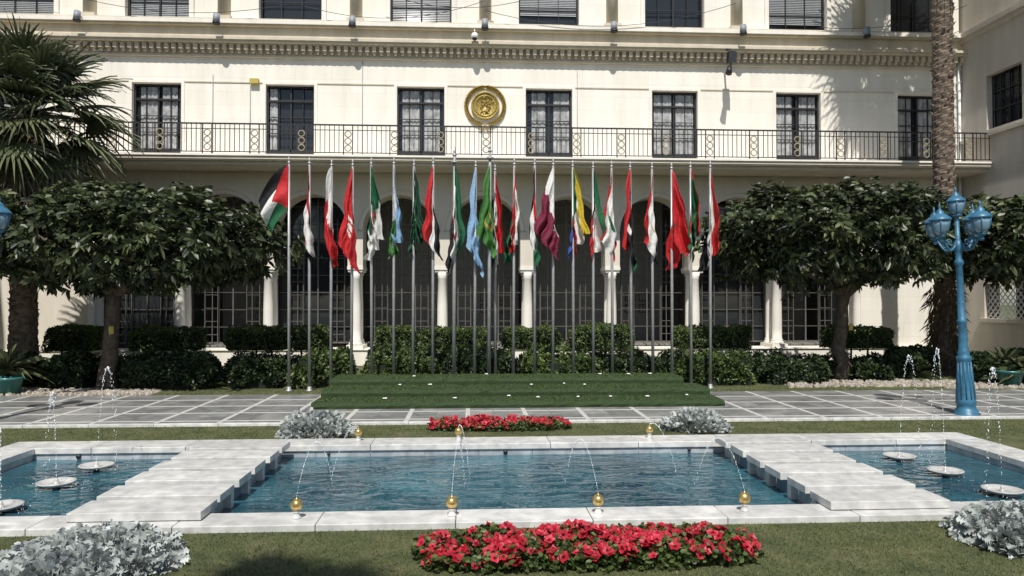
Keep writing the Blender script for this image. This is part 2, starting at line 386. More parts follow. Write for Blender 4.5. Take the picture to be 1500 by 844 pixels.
for (xa, xb) in [(-3.53, -2.38), (3.33, 4.47)]:
    e = empty('stepping_stone_walkway'); b = MB([]); p = MB([])
    n = 6; y0 = PY0-.26; st = (PY1+.02-y0)/n
    for i in range(n):
        a = y0+i*st
        j = R.uniform(-.015, .015)
        b.box(xa+j, xb+j, a+.015, a+st-.125, .066, .145+R.uniform(-.006, .006), 'marble')
        ya = a+.09 if i else PY0-.02
        p.box(xa+.10, xb-.10, ya, a+st-.2, -.5, .064, 'marbleg' if i % 2 else 'pier')
        if i:
            for xx in (xa+.04, xb-.12): p.box(xx, xx+.08, a-.14, a-.05, -.5, .05, 'marble')
    b.done('slabs', e, .006); p.done('piers', e)

def jet(b, p0, p1, h, n=70, r=.0045, spread=.012):
    p0 = Vector(p0); p1 = Vector(p1)
    for i in range(n):
        t = (i+R.random())/n
        q = p0.lerp(p1, t); q.z += 4*h*t*(1-t)
        q += Vector((R.gauss(0, spread), R.gauss(0, spread), R.gauss(0, spread)))*(0.2+t)
        rr = r*R.uniform(.4, 1.2); zz = rr*R.uniform(1.5, 5)
        b.add([q+Vector((rr, 0, 0)), q+Vector((0, rr, 0)), q-Vector((rr, 0, 0)), q-Vector((0, rr, 0)), q+Vector((0, 0, zz)), q-Vector((0, 0, zz))],
              [(0, 1, 4), (1, 2, 4), (2, 3, 4), (3, 0, 4), (1, 0, 5), (2, 1, 5), (3, 2, 5), (0, 3, 5)], 'spray', True)
for (x, y, h) in [(-4.66, 7.65, .75), (-4.64, 8.6, 1.0), (-4.62, 9.45, 1.2), (5.72, 7.7, 1.3), (5.68, 8.6, 1.45), (5.62, 9.45, 1.3)]:
    e = empty('fountain_bowl'); b = MB([])
    b.lathe([(.03, -.35), (.035, -.05), (.05, -.03), (.16, -.015), (.2, .01), (.2, .022), (.178, .022), (.14, -.006), (.03, -.012), (.02, .03), (.01, .06)], (x, y, -.05), 'bowl', 32)
    b.done('bowl', e)
    b = MB([]); jet(b, (x, y, .02), (x+R.uniform(-.35, .35), y-.12, -.08), h, 150, .0046)
    for _ in range(30):
        a = R.uniform(0, 2*pi); q = R.uniform(.03, .35)
        jet(b, (x+q*math.cos(a), y+q*math.sin(a), -.09), (x+q*math.cos(a), y+q*math.sin(a), -.09), R.uniform(.01, .05), 2, .003)
    b.done('water_jet', e)
for i, x in enumerate([-1.55, -.17, 1.16, 2.52]):
    for far in (0, 1):
        y = PY0-.2 if not far else PY1+.3
        if far and i == 2: continue
        e = empty('golden_ball_fountain'); b = MB([])
        b.lathe([(.042, .0), (.042, .012), (.03, .022), (.024, .05), (.034, .06), (.022, .068)], (x, y, .058), 'marble', 18)
        b.ball((x, y, .058+.12), .054, 'gold', 24, m=16)
        b.lathe([(.014, 0), (.014, .008), (.005, .010), (.005, .018)], (x, y, .058+.170), 'gold', 10)
        b.done('ball_nozzle', e)
        b = MB([]); sgn = 1 if not far else -1
        jet(b, (x, y, .25), (x+R.uniform(-.25, .25), y+sgn*1.6, -.09), .5 if not far else .2, 150, .0028, .005)
        b.done('water_jet', e)

# ------------------------------------------------------------ turf platform
e = empty('turf_covered_podium'); b = MB([])
xa, xb = -2.88, 4.72
def rough_step(b, xa, xb, ya, yb, z0, z1):
    prof = [(ya, z0), (ya-.015, z1-.06), (ya+.01, z1-.02), (ya+.05, z1), (yb, z1), (yb, z0)]
    n = 60; vs = []; fs = []
    for i in range(n+1):
        x = xa+(xb-xa)*i/n
        for (y, z) in prof: vs.append((x, y+(R.uniform(-.012, .012) if y < yb else 0), z+(R.uniform(-.009, .009) if z > z0 else 0)))
    k = len(prof)
    for i in range(n):
        for j in range(k): fs.append((i*k+j, (i+1)*k+j, (i+1)*k+(j+1) % k, i*k+(j+1) % k))
    fs.append(tuple(range(k))); fs.append(tuple(n*k+j for j in range(k)))
    b.add(vs, fs, 'turf')
rough_step(b, xa, xb, 13.55, 14.36, .02, .145)
rough_step(b, xa+.02, xb-.02, 14.35, 15.21, .02, .275)
rough_step(b, xa+.04, xb-.3, 15.2, 16.1, .02, .40)
b.done('turf_steps', e)
n = 33000
P = []
for (ya, yb, z) in [(13.58, 14.33, .14), (14.38, 15.18, .27), (15.23, 16.1, .395)]:
    q = np.stack([NR.uniform(xa+.03, xb-.32*(z > .3)-.03, n//3), NR.uniform(ya-.01, yb, n//3), np.full(n//3, z)], 1); P.append(q)
P = np.concatenate(P); D = np.stack([NR.normal(0, .4, len(P)), NR.normal(-.15, .4, len(P)), np.ones(len(P))], 1)
leafmesh('turf_fibres', P, D, NR.uniform(.02, .035, len(P)), np.full(len(P), .014), NR.uniform(0, .95, len(P)), 'fibre', e, 'blade')
b = MB([])
for (z, y, off) in [(.285, 14.9, 0), (.41, 15.6, .3), (.155, 14.05, .15)]:
    x = xa+.6+off
    while x < xb-.6:
        if R.random() < .65:
            w = R.uniform(.02, .045); dy = R.uniform(-.2, .2); xx = x+R.uniform(-.2, .2)
            b.add([(xx-w, y+dy-.03, z+.02), (xx+w, y+dy-.02, z+.016), (xx+w*.8, y+dy+.04, z+.03), (xx-w*.7, y+dy+.03, z+.026)], [(0, 1, 2, 3)], 'white')
        x += .6+R.uniform(-.15, .15)
b.done('place_labels', e)

# ------------------------------------------------------------ flags
cols = dict(red=(.54, .018, .022), white=(.80, .79, .76), black=(.012, .012, .014), green=(.012, .12, .048), dgreen=(.008, .065, .032),
            lblue=(.27, .45, .66), maroon=(.19, .014, .045), yellow=(.66, .50, .04), blue=(.03, .07, .30), lgreen=(.06, .20, .04), gold=(.5, .35, .1))
for k, c in cols.items():
    m, nt, bb, o = nm('fabric_'+k); bb.inputs['Base Color'].default_value = (*c, 1); bb.inputs['Roughness'].default_value = .7
    g = nt.nodes.new('ShaderNodeNewGeometry'); n_ = nt.nodes.new('ShaderNodeTexNoise'); n_.inputs['Scale'].default_value = 14; n_.inputs['Detail'].default_value = 4
    nt.links.new(g.outputs['Position'], n_.inputs['Vector'])
    bp = nt.nodes.new('ShaderNodeBump'); bp.inputs['Strength'].default_value = .6; bp.inputs['Distance'].default_value = .03
    nt.links.new(n_.outputs['Fac'], bp.inputs['Height']); nt.links.new(bp.outputs['Normal'], bb.inputs['Normal'])
    t = nt.nodes.new('ShaderNodeBsdfTranslucent'); t.inputs['Color'].default_value = (*c, 1); mx = nt.nodes.new('ShaderNodeMixShader'); mx.inputs['Fac'].default_value = .25
    nt.links.new(bb.outputs[0], mx.inputs[1]); nt.links.new(t.outputs[0], mx.inputs[2]); nt.links.new(mx.outputs[0], o.inputs['Surface'])
    M['f_'+k] = m
def stripes(*c):
    return lambda s, t: c[min(int(t*len(c)), len(c)-1)]
def hoisted(h, ws, *c):
    return lambda s, t: h if s < ws else c[min(int(t*len(c)), len(c)-1)]
def tri(h, ext, *c):
    return lambda s, t: h if s < ext*(1-abs(2*t-1)) else c[min(int(t*len(c)), len(c)-1)]
def disc(base, col, s0=.5, t0=.5, r=.22):
    def f(s, t):
        bc = base(s, t)
        return col if math.hypot((s-s0)*1.5, t-t0) < r else bc
    return f
def ringp(base, col, s0=.5, t0=.5, r=.16, r2=.26):
    def f(s, t):
        d = math.hypot((s-s0)*1.5, t-t0)
        return col if r < d < r2 else base(s, t)
    return f
def libya(s, t): return 'red' if t < .25 else ('black' if t < .75 else 'green')
def leb(s, t): return 'white' if .25 < t < .75 else 'red'
def saw(h, w, c): return lambda s, t: h if s < w+.06*abs(((t*9) % 1)-.5)*2 else c
FL = [
 (424, tri('red', .6, 'black', 'white', 'green'), -1, .62, 1),
 (454, hoisted('red', .25, 'red', 'white', 'black'), -1, .20, 0),
 (485, saw('white', .38, 'red'), -1, .28, 0),
 (515, ringp(disc(stripes('red'), 'white'), 'red', .5, .5, .08, .14), -1, .25, 0),
 (545, ringp(lambda s, t: 'green' if s < .5 else 'white', 'red', .5, .5, .1, .17), 1, .28, 0),
 (577, tri('white', .5, 'lblue', 'lgreen'), 1, .24, 0),
 (605, disc(stripes('dgreen'), 'white', .5, .45, .05), 1, .23, 0),
 (634, stripes('red', 'white', 'black'), -1, .34, 0),
 (665, disc(disc(stripes('green', 'white', 'black'), 'red', .35, .5, .08), 'red', .65, .5, .08), 1, .32, 0),
 (695, disc(stripes('lblue'), 'white', .5, .5, .1), -1, .27, 0),
 (716, ringp(stripes('lgreen'), 'gold', .5, .5, .12, .2), -1, .36, 0),
 (726, disc(stripes('red', 'white', 'black'), 'green', .5, .5, .07), 1, .25, 0),
 (752, hoisted('red', .25, 'white', 'red', 'green'), 1, .26, 0),
 (783, tri('red', .4, 'black', 'white', 'green'), -1, .20, 0),
 (810, saw('white', .28, 'maroon'), -1, .42, 0),
 (840, tri('green', .4, 'yellow', 'white', 'red', 'blue'), 1, .36, 0),
 (869, tri('black', .28, 'green', 'white', 'red'), 1, .36, 0),
 (897, disc(leb, 'green', .5, .5, .14), -1, .34, 0),
 (925, disc(libya, 'white', .5, .5, .08), -1, .28, 0),
 (956, disc(stripes('red', 'white', 'black'), 'gold', .5, .5, .09), -1, .38, 0),
 (984, disc(stripes('red'), 'dgreen', .5, .5, .09), 1, .46, 0),
 (1012, disc(lambda s, t: 'red' if (t < .15 or t > .85) else 'green', 'yellow', .5, .5, .08), 1, .28, 0),
 (1040, stripes('red', 'white', 'black'), 1, .46, 0)]
sa, ca = math.sin(math.radians(3.18)), math.cos(math.radians(3.18))
def px2x(px, y):
    t = (px-750)/1083; return y*(t*ca+sa)/(ca-t*sa)
for i, (px, pat, side, wid, flare) in enumerate(FL):
    y = 16.55
    if px == 726: y = 16.95
    x = px2x(px, y); tall = px in (665, 716)
    zt = 5.0+R.uniform(-.03, .05)
    if tall: zt = 5.3 if px == 716 else 5.2; y -= .15; x = px2x(px, y)
    e = empty('flagpole', (0, 0, 0)); b = MB([])
    r = .036 if not tall else .045
    lean = R.uniform(-.03, .03)
    b.tube([(x, y, 0), (x+lean*.5, y, zt*.5), (x+lean, y, zt)], [r, r*.9, r*.72], 'pole', 12)
    b.lathe([(r*2.2, 0), (r*2.2, .02), (r*1.3, .03), (r*1.2, .1)], (x, y, 0), 'pole', 14)
    b.lathe([(r*.8, 0), (r*1.1, .015), (r*1.1, .03), (r*.5, .045), (r*.4, .06), (r*.7, .085), (r*.6, .11), (.004, .16 if not tall else .22)], (x+lean, y, zt), 'pole', 12)
    if tall:
        b.lathe([(.06, 0), (.085, .01), (.085, .03), (.05, .05)], (x+lean, y, zt-.16), 'pole', 14)
    b.done('pole', e)
    H, Ln = R.uniform(1.15, 1.5), R.uniform(1.5, 1.95)
    if flare: H, Ln = 1.1, 1.5
    NS, NT = 60, 54
    z0 = min(zt, 5.02)-.03; ph = R.uniform(0, 6.28); kf = R.uniform(1.2, 3.0); sw = R.uniform(-.12, .12)
    vs = []
    cut = R.uniform(.5, .95); pw = R.uniform(.45, .9)
    for a in range(NS+1):
        s = a/NS
        for c in range(NT+1):
            t = c/NT
            A = (s**.5)
            if flare:
                X = side*wid*(s**.85)*(1.08-.45*t); Z = -t*H*(1-.15*s)-Ln*s*(.35+.35*s)*.85
                Z *= .9
                Y = .09*math.sin(2*pi*1.6*t+3*s+ph)*A
            else:
                X = side*wid*(s**pw)*(cut-1.15*t)+.06*A*math.cos(2*pi*kf*t+ph+1.3*s)+sw*s*s
                X += .03*math.sin(9*s+ph+4*t)*A+.025*math.sin(17*s+2*ph)*s
                Z = -t*H*(1-.52*s)-Ln*s*.93+.05*s*math.sin(2*pi*kf*t+ph)
                Y = (.14*math.sin(2*pi*kf*t+ph+2.2*s)+.05*math.sin(2*pi*kf*2.7*t+5*s+ph))*A-.02
            vs.append((x+lean+X, y-.045+Y*1.0, z0+Z))
    fs = []; mi = []; names = []
    for a in range(NS):
        for c in range(NT):
            k = pat((a+.5)/NS, (c+.5)/NT)
            if k not in names: names.append(k)
            o_ = a*(NT+1)+c
            fs.append((o_, o_+1, o_+NT+2, o_+NT+1)); mi.append(names.index(k))
    me = bpy.data.meshes.new('flag'); me.from_pydata(vs, [], fs)
    for k in names: me.materials.append(M['f_'+k])
    me.polygons.foreach_set('material_index', mi); me.polygons.foreach_set('use_smooth', [True]*len(fs))
    ob = bpy.data.objects.new('flag', me); COL.objects.link(ob); ob.parent = e

# ------------------------------------------------------------ building
B = empty('government_building')
CX = .44; D = 23.0; XL, XR = -14.95, 15.8
def row(b, x0, x1, z0, z1, y0, y1, ops, za, zb, k):
    if za > z0+1e-4: b.box(x0, x1, y0, y1, z0, za, k)
    if z1 > zb+1e-4: b.box(x0, x1, y0, y1, zb, z1, k)
    xs = [x0]+[v for o in ops for v in o]+[x1]
    for i in range(0, len(xs), 2):
        if xs[i+1] > xs[i]+1e-4: b.box(xs[i], xs[i+1], y0, y1, za, zb, k)
doors = [CX+2+4*k for k in range(-4, 4)]
dw = .73
b = MB([])
row(b, XL, XR, 6.2, 9.42, D, D+.45, [(x-dw, x+dw) for x in doors], 6.2, 8.62, 'wall')
b.box(XL, XR, D, D+.45, 9.42, 10.6, 'wall')
uw = .95
row(b, XL, XR, 10.6, 14.2, D+.02, D+.47, [(x-uw, x+uw) for x in doors], 10.62, 13.2, 'wall')
b.box(XL-1, XR+1, D-.5, D+1, 14.2, 14.6, 'wall')
b.done('upper_walls', B)
b = MB([])
for x in doors:
    b.box(x-dw-.1, x-dw-.002, D-.03, D+.1, 6.2, 8.72, 'wall'); b.box(x+dw+.002, x+dw+.1, D-.03, D+.1, 6.2, 8.72, 'wall')
    b.box(x-dw-.002, x+dw+.002, D-.03, D+.1, 8.63, 8.72, 'wall')
xs = [XL]+[v for x in doors for v in (x-dw-.1, x+dw+.1)]+[XR]
for i in range(0, len(xs), 2):
    b.box(xs[i]+.002, xs[i+1]-.002, D-.025, D+.05, 8.66, 8.70, 'trim')
b.done('door_surrounds', B, .005)
b = MB([])
def course(z0, z1, p, k='trim'):
    b.box(XL, XR, D-p, D+.1, z0, z1, k)
course(9.44, 9.50, .10)
course(9.503, 9.80, .06)
course(9.803, 9.87, .36); course(9.873, 9.95, .42)
course(9.953, 10.33, .16); course(10.333, 10.38, .30); course(10.383, 10.50, .36, 'wall'); course(10.503, 10.56, .28)
x = XL+.1
while x < XR-.1:
    b.box(x, x+.11, D-.26, D-.06, 9.62, 9.80, 'trim'); b.box(x+.02, x+.09, D-.2, D-.06, 9.54, 9.62, 'trim')
    x += .215
b.done('dentil_cornice', B)
b = MB([])
for k in range(-4, 5):
    x = CX+4*k
    if XL < x < XR:
        b.tube([(x, D-.02, 10.6), (x, D-.02, 14.1)], [.19, .18], 'trim', 20)
        b.box(x-.26, x+.26, D-.26, D+.02, 10.562, 10.66, 'trim')
for x in doors:
    b.box(x-uw-.14, x-uw-.003, D-.04, D+.1, 10.58, 13.3, 'wall'); b.box(x+uw+.003, x+uw+.14, D-.04, D+.1, 10.58, 13.3, 'wall')
    b.box(x-uw-.18, x+uw+.18, D-.12, D+.02, 10.565, 10.615, 'wall')
b.done('upper_pilasters', B)
fr = MB([]); cu = MB([]); bl = MB([])
def frame(x0, x1, z0, z1, y, nv, zs, t=.045, fk='black', mid=True):
    fr.box(x0, x0+t, y, y+.06, z0, z1, fk); fr.box(x1-t, x1, y, y+.06, z0, z1, fk)
    fr.box(x0+t, x1-t, y, y+.06, z0, z0+t, fk); fr.box(x0+t, x1-t, y, y+.06, z1-t, z1, fk)
    for i in range(1, nv):
        x = x0+(x1-x0)*i/nv; w = t*.9 if (mid and nv % 2 == 0 and i == nv//2) else t*.35
        fr.box(x-w/2, x+w/2, y+.005, y+.05, z0+t, z1-t, fk)
    for z in zs: fr.box(x0+t, x1-t, y+.008, y+.046, z-t*.2, z+t*.2, fk)
def pane(x0, x1, z0, z1, y):
    fr.add([(x0, y, z0), (x1, y, z0), (x1, y, z1), (x0, y, z1)], [(0, 1, 2, 3)], 'dpane')
def curtain(x0, x1, z0, z1, y, k='curt', n=90, amp=.010, fr_=7):
    vs = []
    for i in range(n+1):
        x = x0+(x1-x0)*i/n; yy = y+amp*math.sin(x*fr_*2*pi+math.sin(x*7)*1.5)
        vs += [(x, yy, z0), (x, yy, z1)]
    cu.add(vs, [(2*i, 2*i+2, 2*i+3, 2*i+1) for i in range(n)], k, True)
for i, x in enumerate(doors):
    frame(x-dw, x+dw, 6.22, 8.62, D+.12, 4, [7.65, 7.15], .055)
    fr.box(x-dw+.06, x+dw-.06, D+.10, D+.18, 8.12, 8.175, 'black')
    fr.box(x-dw+.06, x+dw-.06, D+.125, D+.165, 6.28, 6.65, 'black')
    if i != 2:
        g1 = R.uniform(0, .14); g2 = R.uniform(0, .14)
        curtain(x-dw+.12+R.uniform(-.05, .08), x-.04-g1, 6.25, 8.55, D+.20); curtain(x+.03+g2, x+dw-.12+R.uniform(-.08, .05), 6.25, 8.55, D+.20)
        pane(x-dw+.05, x+dw-.05, 6.25, 8.58, D+.23)
    else:
        curtain(x-dw+.08, x-dw+.3, 6.25, 8.55, D+.20); pane(x-dw+.05, x+dw-.05, 6.25, 8.58, D+.23)
    frame(x-uw, x+uw, 10.62, 13.2, D+.16, 4 if i % 2 else 3, [11.25, 12.2], .05)
    pane(x-uw+.04, x+uw-.04, 10.64, 13.18, D+.30)
    if i in (1, 3, 4, 6, 0):
        z = {1: 10.75, 3: 10.68, 4: 11.02, 6: 10.9, 0: 10.7}[i]
        while z < 13.1:
            bl.add([(x-uw+.06, D+.235, z), (x+uw-.06, D+.235, z), (x+uw-.06, D+.25, z+.045), (x-uw+.06, D+.25, z+.045)], [(0, 1, 2, 3)], 'blind'); z += .055
bl.done('window_blinds', B, recalc=False)
b = MB([])
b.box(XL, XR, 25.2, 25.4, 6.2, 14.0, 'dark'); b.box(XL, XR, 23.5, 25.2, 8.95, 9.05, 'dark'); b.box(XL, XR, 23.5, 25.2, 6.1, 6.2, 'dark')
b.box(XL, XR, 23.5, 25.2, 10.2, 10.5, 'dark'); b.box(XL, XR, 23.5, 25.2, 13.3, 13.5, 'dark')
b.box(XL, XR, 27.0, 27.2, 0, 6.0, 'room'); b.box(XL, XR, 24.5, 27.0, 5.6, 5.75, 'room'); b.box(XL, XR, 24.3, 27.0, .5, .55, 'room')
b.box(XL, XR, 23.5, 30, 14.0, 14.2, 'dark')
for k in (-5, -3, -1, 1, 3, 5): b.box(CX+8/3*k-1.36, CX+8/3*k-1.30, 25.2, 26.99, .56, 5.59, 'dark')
b.done('interior_walls', B)

# balcony
YB = 21.6
b = MB([])
b.box(XL, XR, YB, D, 6.03, 6.17, 'wall'); b.box(XL, XR, YB-.06, YB+.1, 6.06, 6.143, 'trim'); b.box(XL, XR, YB-.1, YB, 6.146, 6.20, 'wall')
b.box(XL, XR, YB+.12, D-.01, 5.93, 6.028, 'trim')
b.done('balcony_slab', B)
b = MB([])
b.box(XL, XR, YB-.02, YB+.02, 7.06, 7.10, 'black'); b.box(XL, XR, YB-.012, YB+.012, 6.26, 6.285, 'black'); b.box(XL, XR, YB-.01, YB+.01, 6.92, 6.94, 'black')
x = XL+.06; P = 4/3
while x < XR:
    ph = ((x-CX) % P); dd = min(ph, P-ph)
    if dd > .17: b.box(x-.009, x+.009, YB-.009, YB+.009, 6.285, 7.06, 'black')
    x += .135
k = -12
while k < 13:
    x = CX+k*P
    if XL < x < XR:
        for s_ in (-.13, .13): b.box(x+s_-.014, x+s_+.014, YB-.014, YB+.014, 6.2, 7.06, 'black')
        for j in range(3): b.torus((x, YB, 6.41+.205*j), .088, .017, 'ring')
    k += 1
b.done('balcony_railing', B)

# arcade
PT = 8/3
cen = [CX+PT*k for k in range(-4, 5)]
y0, y1 = D+.0, D+.75
b = MB([])
z0 = 3.05; zs = 4.16; rr = 1.10; ztop = 5.93
for c in cen:
    n = 24; vs = []; fs = []
    arch = [(c+rr, z0)]+[(c+rr*math.cos(pi*i/n), zs+rr*math.sin(pi*i/n)) for i in range(n+1)]+[(c-rr, z0)]
    outer = [(c+PT/2, z0)]
    for i in range(n+1):
        a = pi*i/n; mx_ = max(abs(math.cos(a)), abs(math.sin(a)))
        outer.append((c+PT/2*math.cos(a)/mx_, zs+(ztop-zs)*min(1, math.sin(a)/mx_)))
    outer.append((c-PT/2, z0))
    m_ = len(arch)
    for (px_, pz_) in arch: vs += [(px_, y0, pz_), (px_, y1, pz_)]
    for (px_, pz_) in outer: vs += [(px_, y0, pz_), (px_, y1, pz_)]
    for i in range(m_-1):
        a0, a1 = 2*i, 2*i+2; o0, o1 = 2*m_+2*i, 2*m_+2*i+2
        fs += [(a0, a1, o1, o0), (a0+1, o0+1, o1+1, a1+1), (a0, a0+1, a1+1, a1)]
    fs += [(0, 2*m_, 2*m_+1, 1), (2*m_-2, 2*m_-1, 4*m_-1, 4*m_-2)]
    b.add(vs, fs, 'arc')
    for (r0, r1, pj) in [(rr+.003, rr+.13, .045), (rr+.135, rr+.18, .075)]:
        vs = []; fs = []
        for i in range(n+1):
            a = pi*i/n
            for (q, yy) in [(r0, y0-pj), (r1, y0-pj), (r1, y0+.02), (r0, y0+.02)]:
                vs.append((c+q*math.cos(a), yy, zs+q*math.sin(a)))
        for i in range(n):
            for j in range(4): fs.append((i*4+j, i*4+(j+1) % 4, i*4+4+(j+1) % 4, i*4+4+j))
        b.add(vs, fs, 'arc')
xl, xr = cen[0]-PT/2, cen[-1]+PT/2
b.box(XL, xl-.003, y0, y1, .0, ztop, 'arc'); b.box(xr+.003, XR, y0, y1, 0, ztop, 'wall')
b.done('arcade_wall', B, recalc=False)
b = MB([])
for k in range(len(cen)+1):
    x = cen[0]-PT/2+PT*k
    for yy in (D+.17, D+.68):
        b.lathe([(.21, 0), (.21, .06), (.17, .09), (.19, .13), (.15, .17), (.155, .5), (.15, 1.2), (.13, 2.05), (.15, 2.08), (.135, 2.12), (.2, 2.25)], (x, yy, .62), 'col', 22)
        b.box(x-.22, x+.22, yy-.165, yy+.165, 2.872, 2.94, 'col')
    b.box(x-.24, x+.24, D-.03, D+.87, 2.943, 3.047, 'col')
    b.box(x-.25, x+.25, D-.08, D+.9, .50, .618, 'col')
b.done('arcade_columns', B, 0)
b = MB([]); b.box(XL, XR, D-.12, D+.95, 0, .47, 'wall'); b.box(XL, XR, D-.16, D+.95, .472, .498, 'wall'); b.done('plinth', B)
for i, c in enumerate(cen):
    y = D+1.0
    zs_ = [1.15, 1.7, 2.25, 2.8, 3.35, 3.9, 4.45, 5.0]
    frame(c-1.3, c+1.3, .62, 5.5, y, 6, zs_, .05, 'bronze')
    if i in (0, 2, 7): pane(c-1.28, c+1.28, .64, 5.48, y+.07)
    for s_ in (-1, 1):
        for xo in (.45, .62, .85):
            fr.box(c+s_*xo-.012, c+s_*xo+.012, D+.93, D+.955, .62, 4.6, 'bronze')
        z = .9
        while z < 4.5:
            fr.box(c+s_*.65-.2, c+s_*.65+.2, D+.955, D+.97, z, z+.02, 'bronze'); z += .42
for c in (cen[8], cen[1], cen[6], cen[4]):
    for j in range(2):
        for k in range(2):
            x0 = c-.1+j*.5; z_ = 1.55+k*.42
            fr.box(x0, x0+.38, 26.94, 26.97, z_, z_+.3, 'black'); fr.box(x0+.03, x0+.35, 26.92, 26.938, z_+.03, z_+.27, 'poster')
fr.done('window_frames', B, recalc=False); cu.done('curtains', B, recalc=False)
b = MB([])
b.box(xl-1.5, xl, D+.76, D+1.3, .5, 5.9, 'arc'); b.box(xr, xr+1.5, D+.76, D+1.3, .5, 5.9, 'arc'); b.box(XL, XR, D+.76, D+1.3, 5.5, 5.9, 'arc')
b.done('loggia_wall', B)

def wing(sx, name):
    b = MB([])
    x0 = XR if sx > 0 else XL
    b.M = (lambda v: (x0+sx*v[1], D-v[0], v[2]))
    row(b, -.5, 14, 7.1, 10.35, 0, .5, [(1.24, 2.7), (5.2, 6.7), (9.2, 10.7)], 7.22, 8.88, 'wing')
    row(b, -.5, 14, 0, 7.0, 0, .5, [(1.05, 4.4), (6.2, 9.2)], 1.45, 2.5, 'wing')
    b.box(-.5, 14, -.12, .5, 7.0, 7.1, 'wing'); b.box(-.5, 14, -.2, .5, 10.35, 10.5, 'wing'); b.box(-.5, 14, -.1, .5, 10.22, 10.348, 'wing')
    b.box(-.5, 14, .1, .6, 10.5, 14.2, 'wing'); b.box(.9, 4.6, -.1, .3, 1.33, 1.45-.003, 'wing')
    b.box(-.5, 14, 2.2, 2.4, 0, 14, 'dark')
    for (a, c) in [(1.24, 2.7), (5.2, 6.7), (9.2, 10.7)]:
        for k in range(5):
            q = a+(c-a)*k/4; b.box(q-.02, q+.02, .18, .22, 7.22, 8.88, 'black')
        for z in (7.24, 7.8, 8.35, 8.86): b.box(a, c, .185, .215, z-.02, z+.02, 'black')
        b.add([(a, .25, 7.22), (c, .25, 7.22), (c, .25, 8.88), (a, .25, 8.88)], [(0, 1, 2, 3)], 'dpane')
    for (a, c) in [(1.05, 4.4), (6.2, 9.2)]:
        z0, z1 = 1.45, 2.5; hh = z1-z0; p = .21
        q = a-hh
        while q < c:
            for d_ in (1, -1):
                qa, qb = q, q+hh
                za, zb = (z0, z1) if d_ > 0 else (z1, z0)
                if qa < a: za += (a-qa)*(1 if d_ > 0 else -1); qa = a
                if qb > c: zb -= (qb-c)*(1 if d_ > 0 else -1); qb = c
                if qb-qa > .05: b.tube([(qa, .12, za), (qb, .12, zb)], [.022, .022], 'white', 4, False)
            q += p
    b.done(name, B)
wing(1, 'side_wing'); wing(-1, 'side_wing_far')

# emblem
e = MB([]); cz = 8.06
def disc_xz(bb, c, prof, k, n=40):
    vs = []; fs = []
    for r, dy in prof:
        for j in range(n):
            a = 2*pi*j/n; vs.append((c[0]+r*math.cos(a), c[1]-dy, c[2]+r*math.sin(a)))
    for i in range(len(prof)-1):
        for j in range(n): fs.append((i*n+j, i*n+(j+1) % n, (i+1)*n+(j+1) % n, (i+1)*n+j))
    fs.append(tuple((len(prof)-1)*n+j for j in range(n)))
    bb.add(vs, fs, k, True)
disc_xz(e, (CX, D, cz), [(.44, 0), (.44, .08), (.42, .12), (.40, .12), (.38, .05), (.34, .05), (.33, .08), (.31, .08), (.29, .03), (.001, .03)], 'golde')
for i in range(30):
    a = 2*pi*i/30; x, z = CX+.36*math.cos(a), cz+.36*math.sin(a); e.ball((x, D-.07, z), .018, 'golde', 8, m=6)
for i in range(22):
    a = R.uniform(0, 6.28); q = R.uniform(.03, .22); x, z = CX+q*math.cos(a), cz+q*math.sin(a)
    a2 = R.uniform(0, 6.28); e.tube([(x, D-.05, z), (x+.07*math.cos(a2), D-.08, z+.07*math.sin(a2)), (x+.12*math.cos(a2+.9), D-.05, z+.12*math.sin(a2+.9))], [.012, .018, .008], 'golde', 6)
for sgn in (-1, 1):
    for i in range(26):
        u = i/25; a = -pi/2+sgn*(.15+u*(pi-.35))
        for (ro, da) in [(.52, .5), (.60, .0), (.67, -.7)]:
            x, z = CX+ro*math.cos(a), cz+ro*math.sin(a)
            ta = a+sgn*pi/2-sgn*da*1.2; L_ = .15
            dx, dz = math.cos(ta), math.sin(ta); nx, nz_ = -dz, dx; w = .035
            e.add([(x, D-.02, z), (x+dx*L_*.5+nx*w, D-.05, z+dz*L_*.5+nz_*w), (x+dx*L_, D-.06, z+dz*L_), (x+dx*L_*.5-nx*w, D-.05, z+dz*L_*.5-nz_*w), (x+dx*L_*.5, D-.13, z+dz*L_*.5)],
                  [(0, 1, 4), (1, 2, 4), (2, 3, 4), (3, 0, 4)], 'golde')
for s_ in (-1, 1): e.tube([(CX, D-.05, cz-.60), (CX+s_*.1, D-.07, cz-.72), (CX+s_*.2, D-.05, cz-.74)], [.03, .035, .015], 'golde', 8)
e.done('wreath_emblem', recalc=False)

for px in (110, 315, 515, 710, 900, 1090, 1272):
    x = px2x(px, D-.6); e = empty('facade_spotlight'); b = MB([])
    b.tube([(x, D-.3, 10.45), (x, D-.62, 10.48)], [.015, .015], 'greycase', 6)
    b.tube([(x, D-.62, 10.54), (x, D-.64, 10.28)], [.095, .105], 'greycase', 14)
    b.tube([(x, D-.64, 10.28), (x, D-.645, 10.23)], [.115, .11], 'black', 14)
    b.done('spotlight_head', e)
x = px2x(1072, D-.7); e = empty('floodlight'); b = MB([])
b.tube([(x, D-.2, 9.9), (x, D-.7, 9.75), (x, D-.7, 8.95)], [.03, .03, .025], 'black', 8)
b.box(x-.1, x+.12, D-.85, D-.62, 9.3, 9.65, 'black'); b.tube([(x-.05, D-.75, 9.2), (x-.12, D-.85, 8.95)], [.07, .1], 'black', 12)
b.done('floodlight_body', e)
x = px2x(695, D-.5); e = empty('security_camera'); b = MB([])
b.tube([(x, D-.3, 10.25), (x, D-.55, 10.25), (x, D-.55, 10.15)], [.02, .02, .02], 'white', 8)
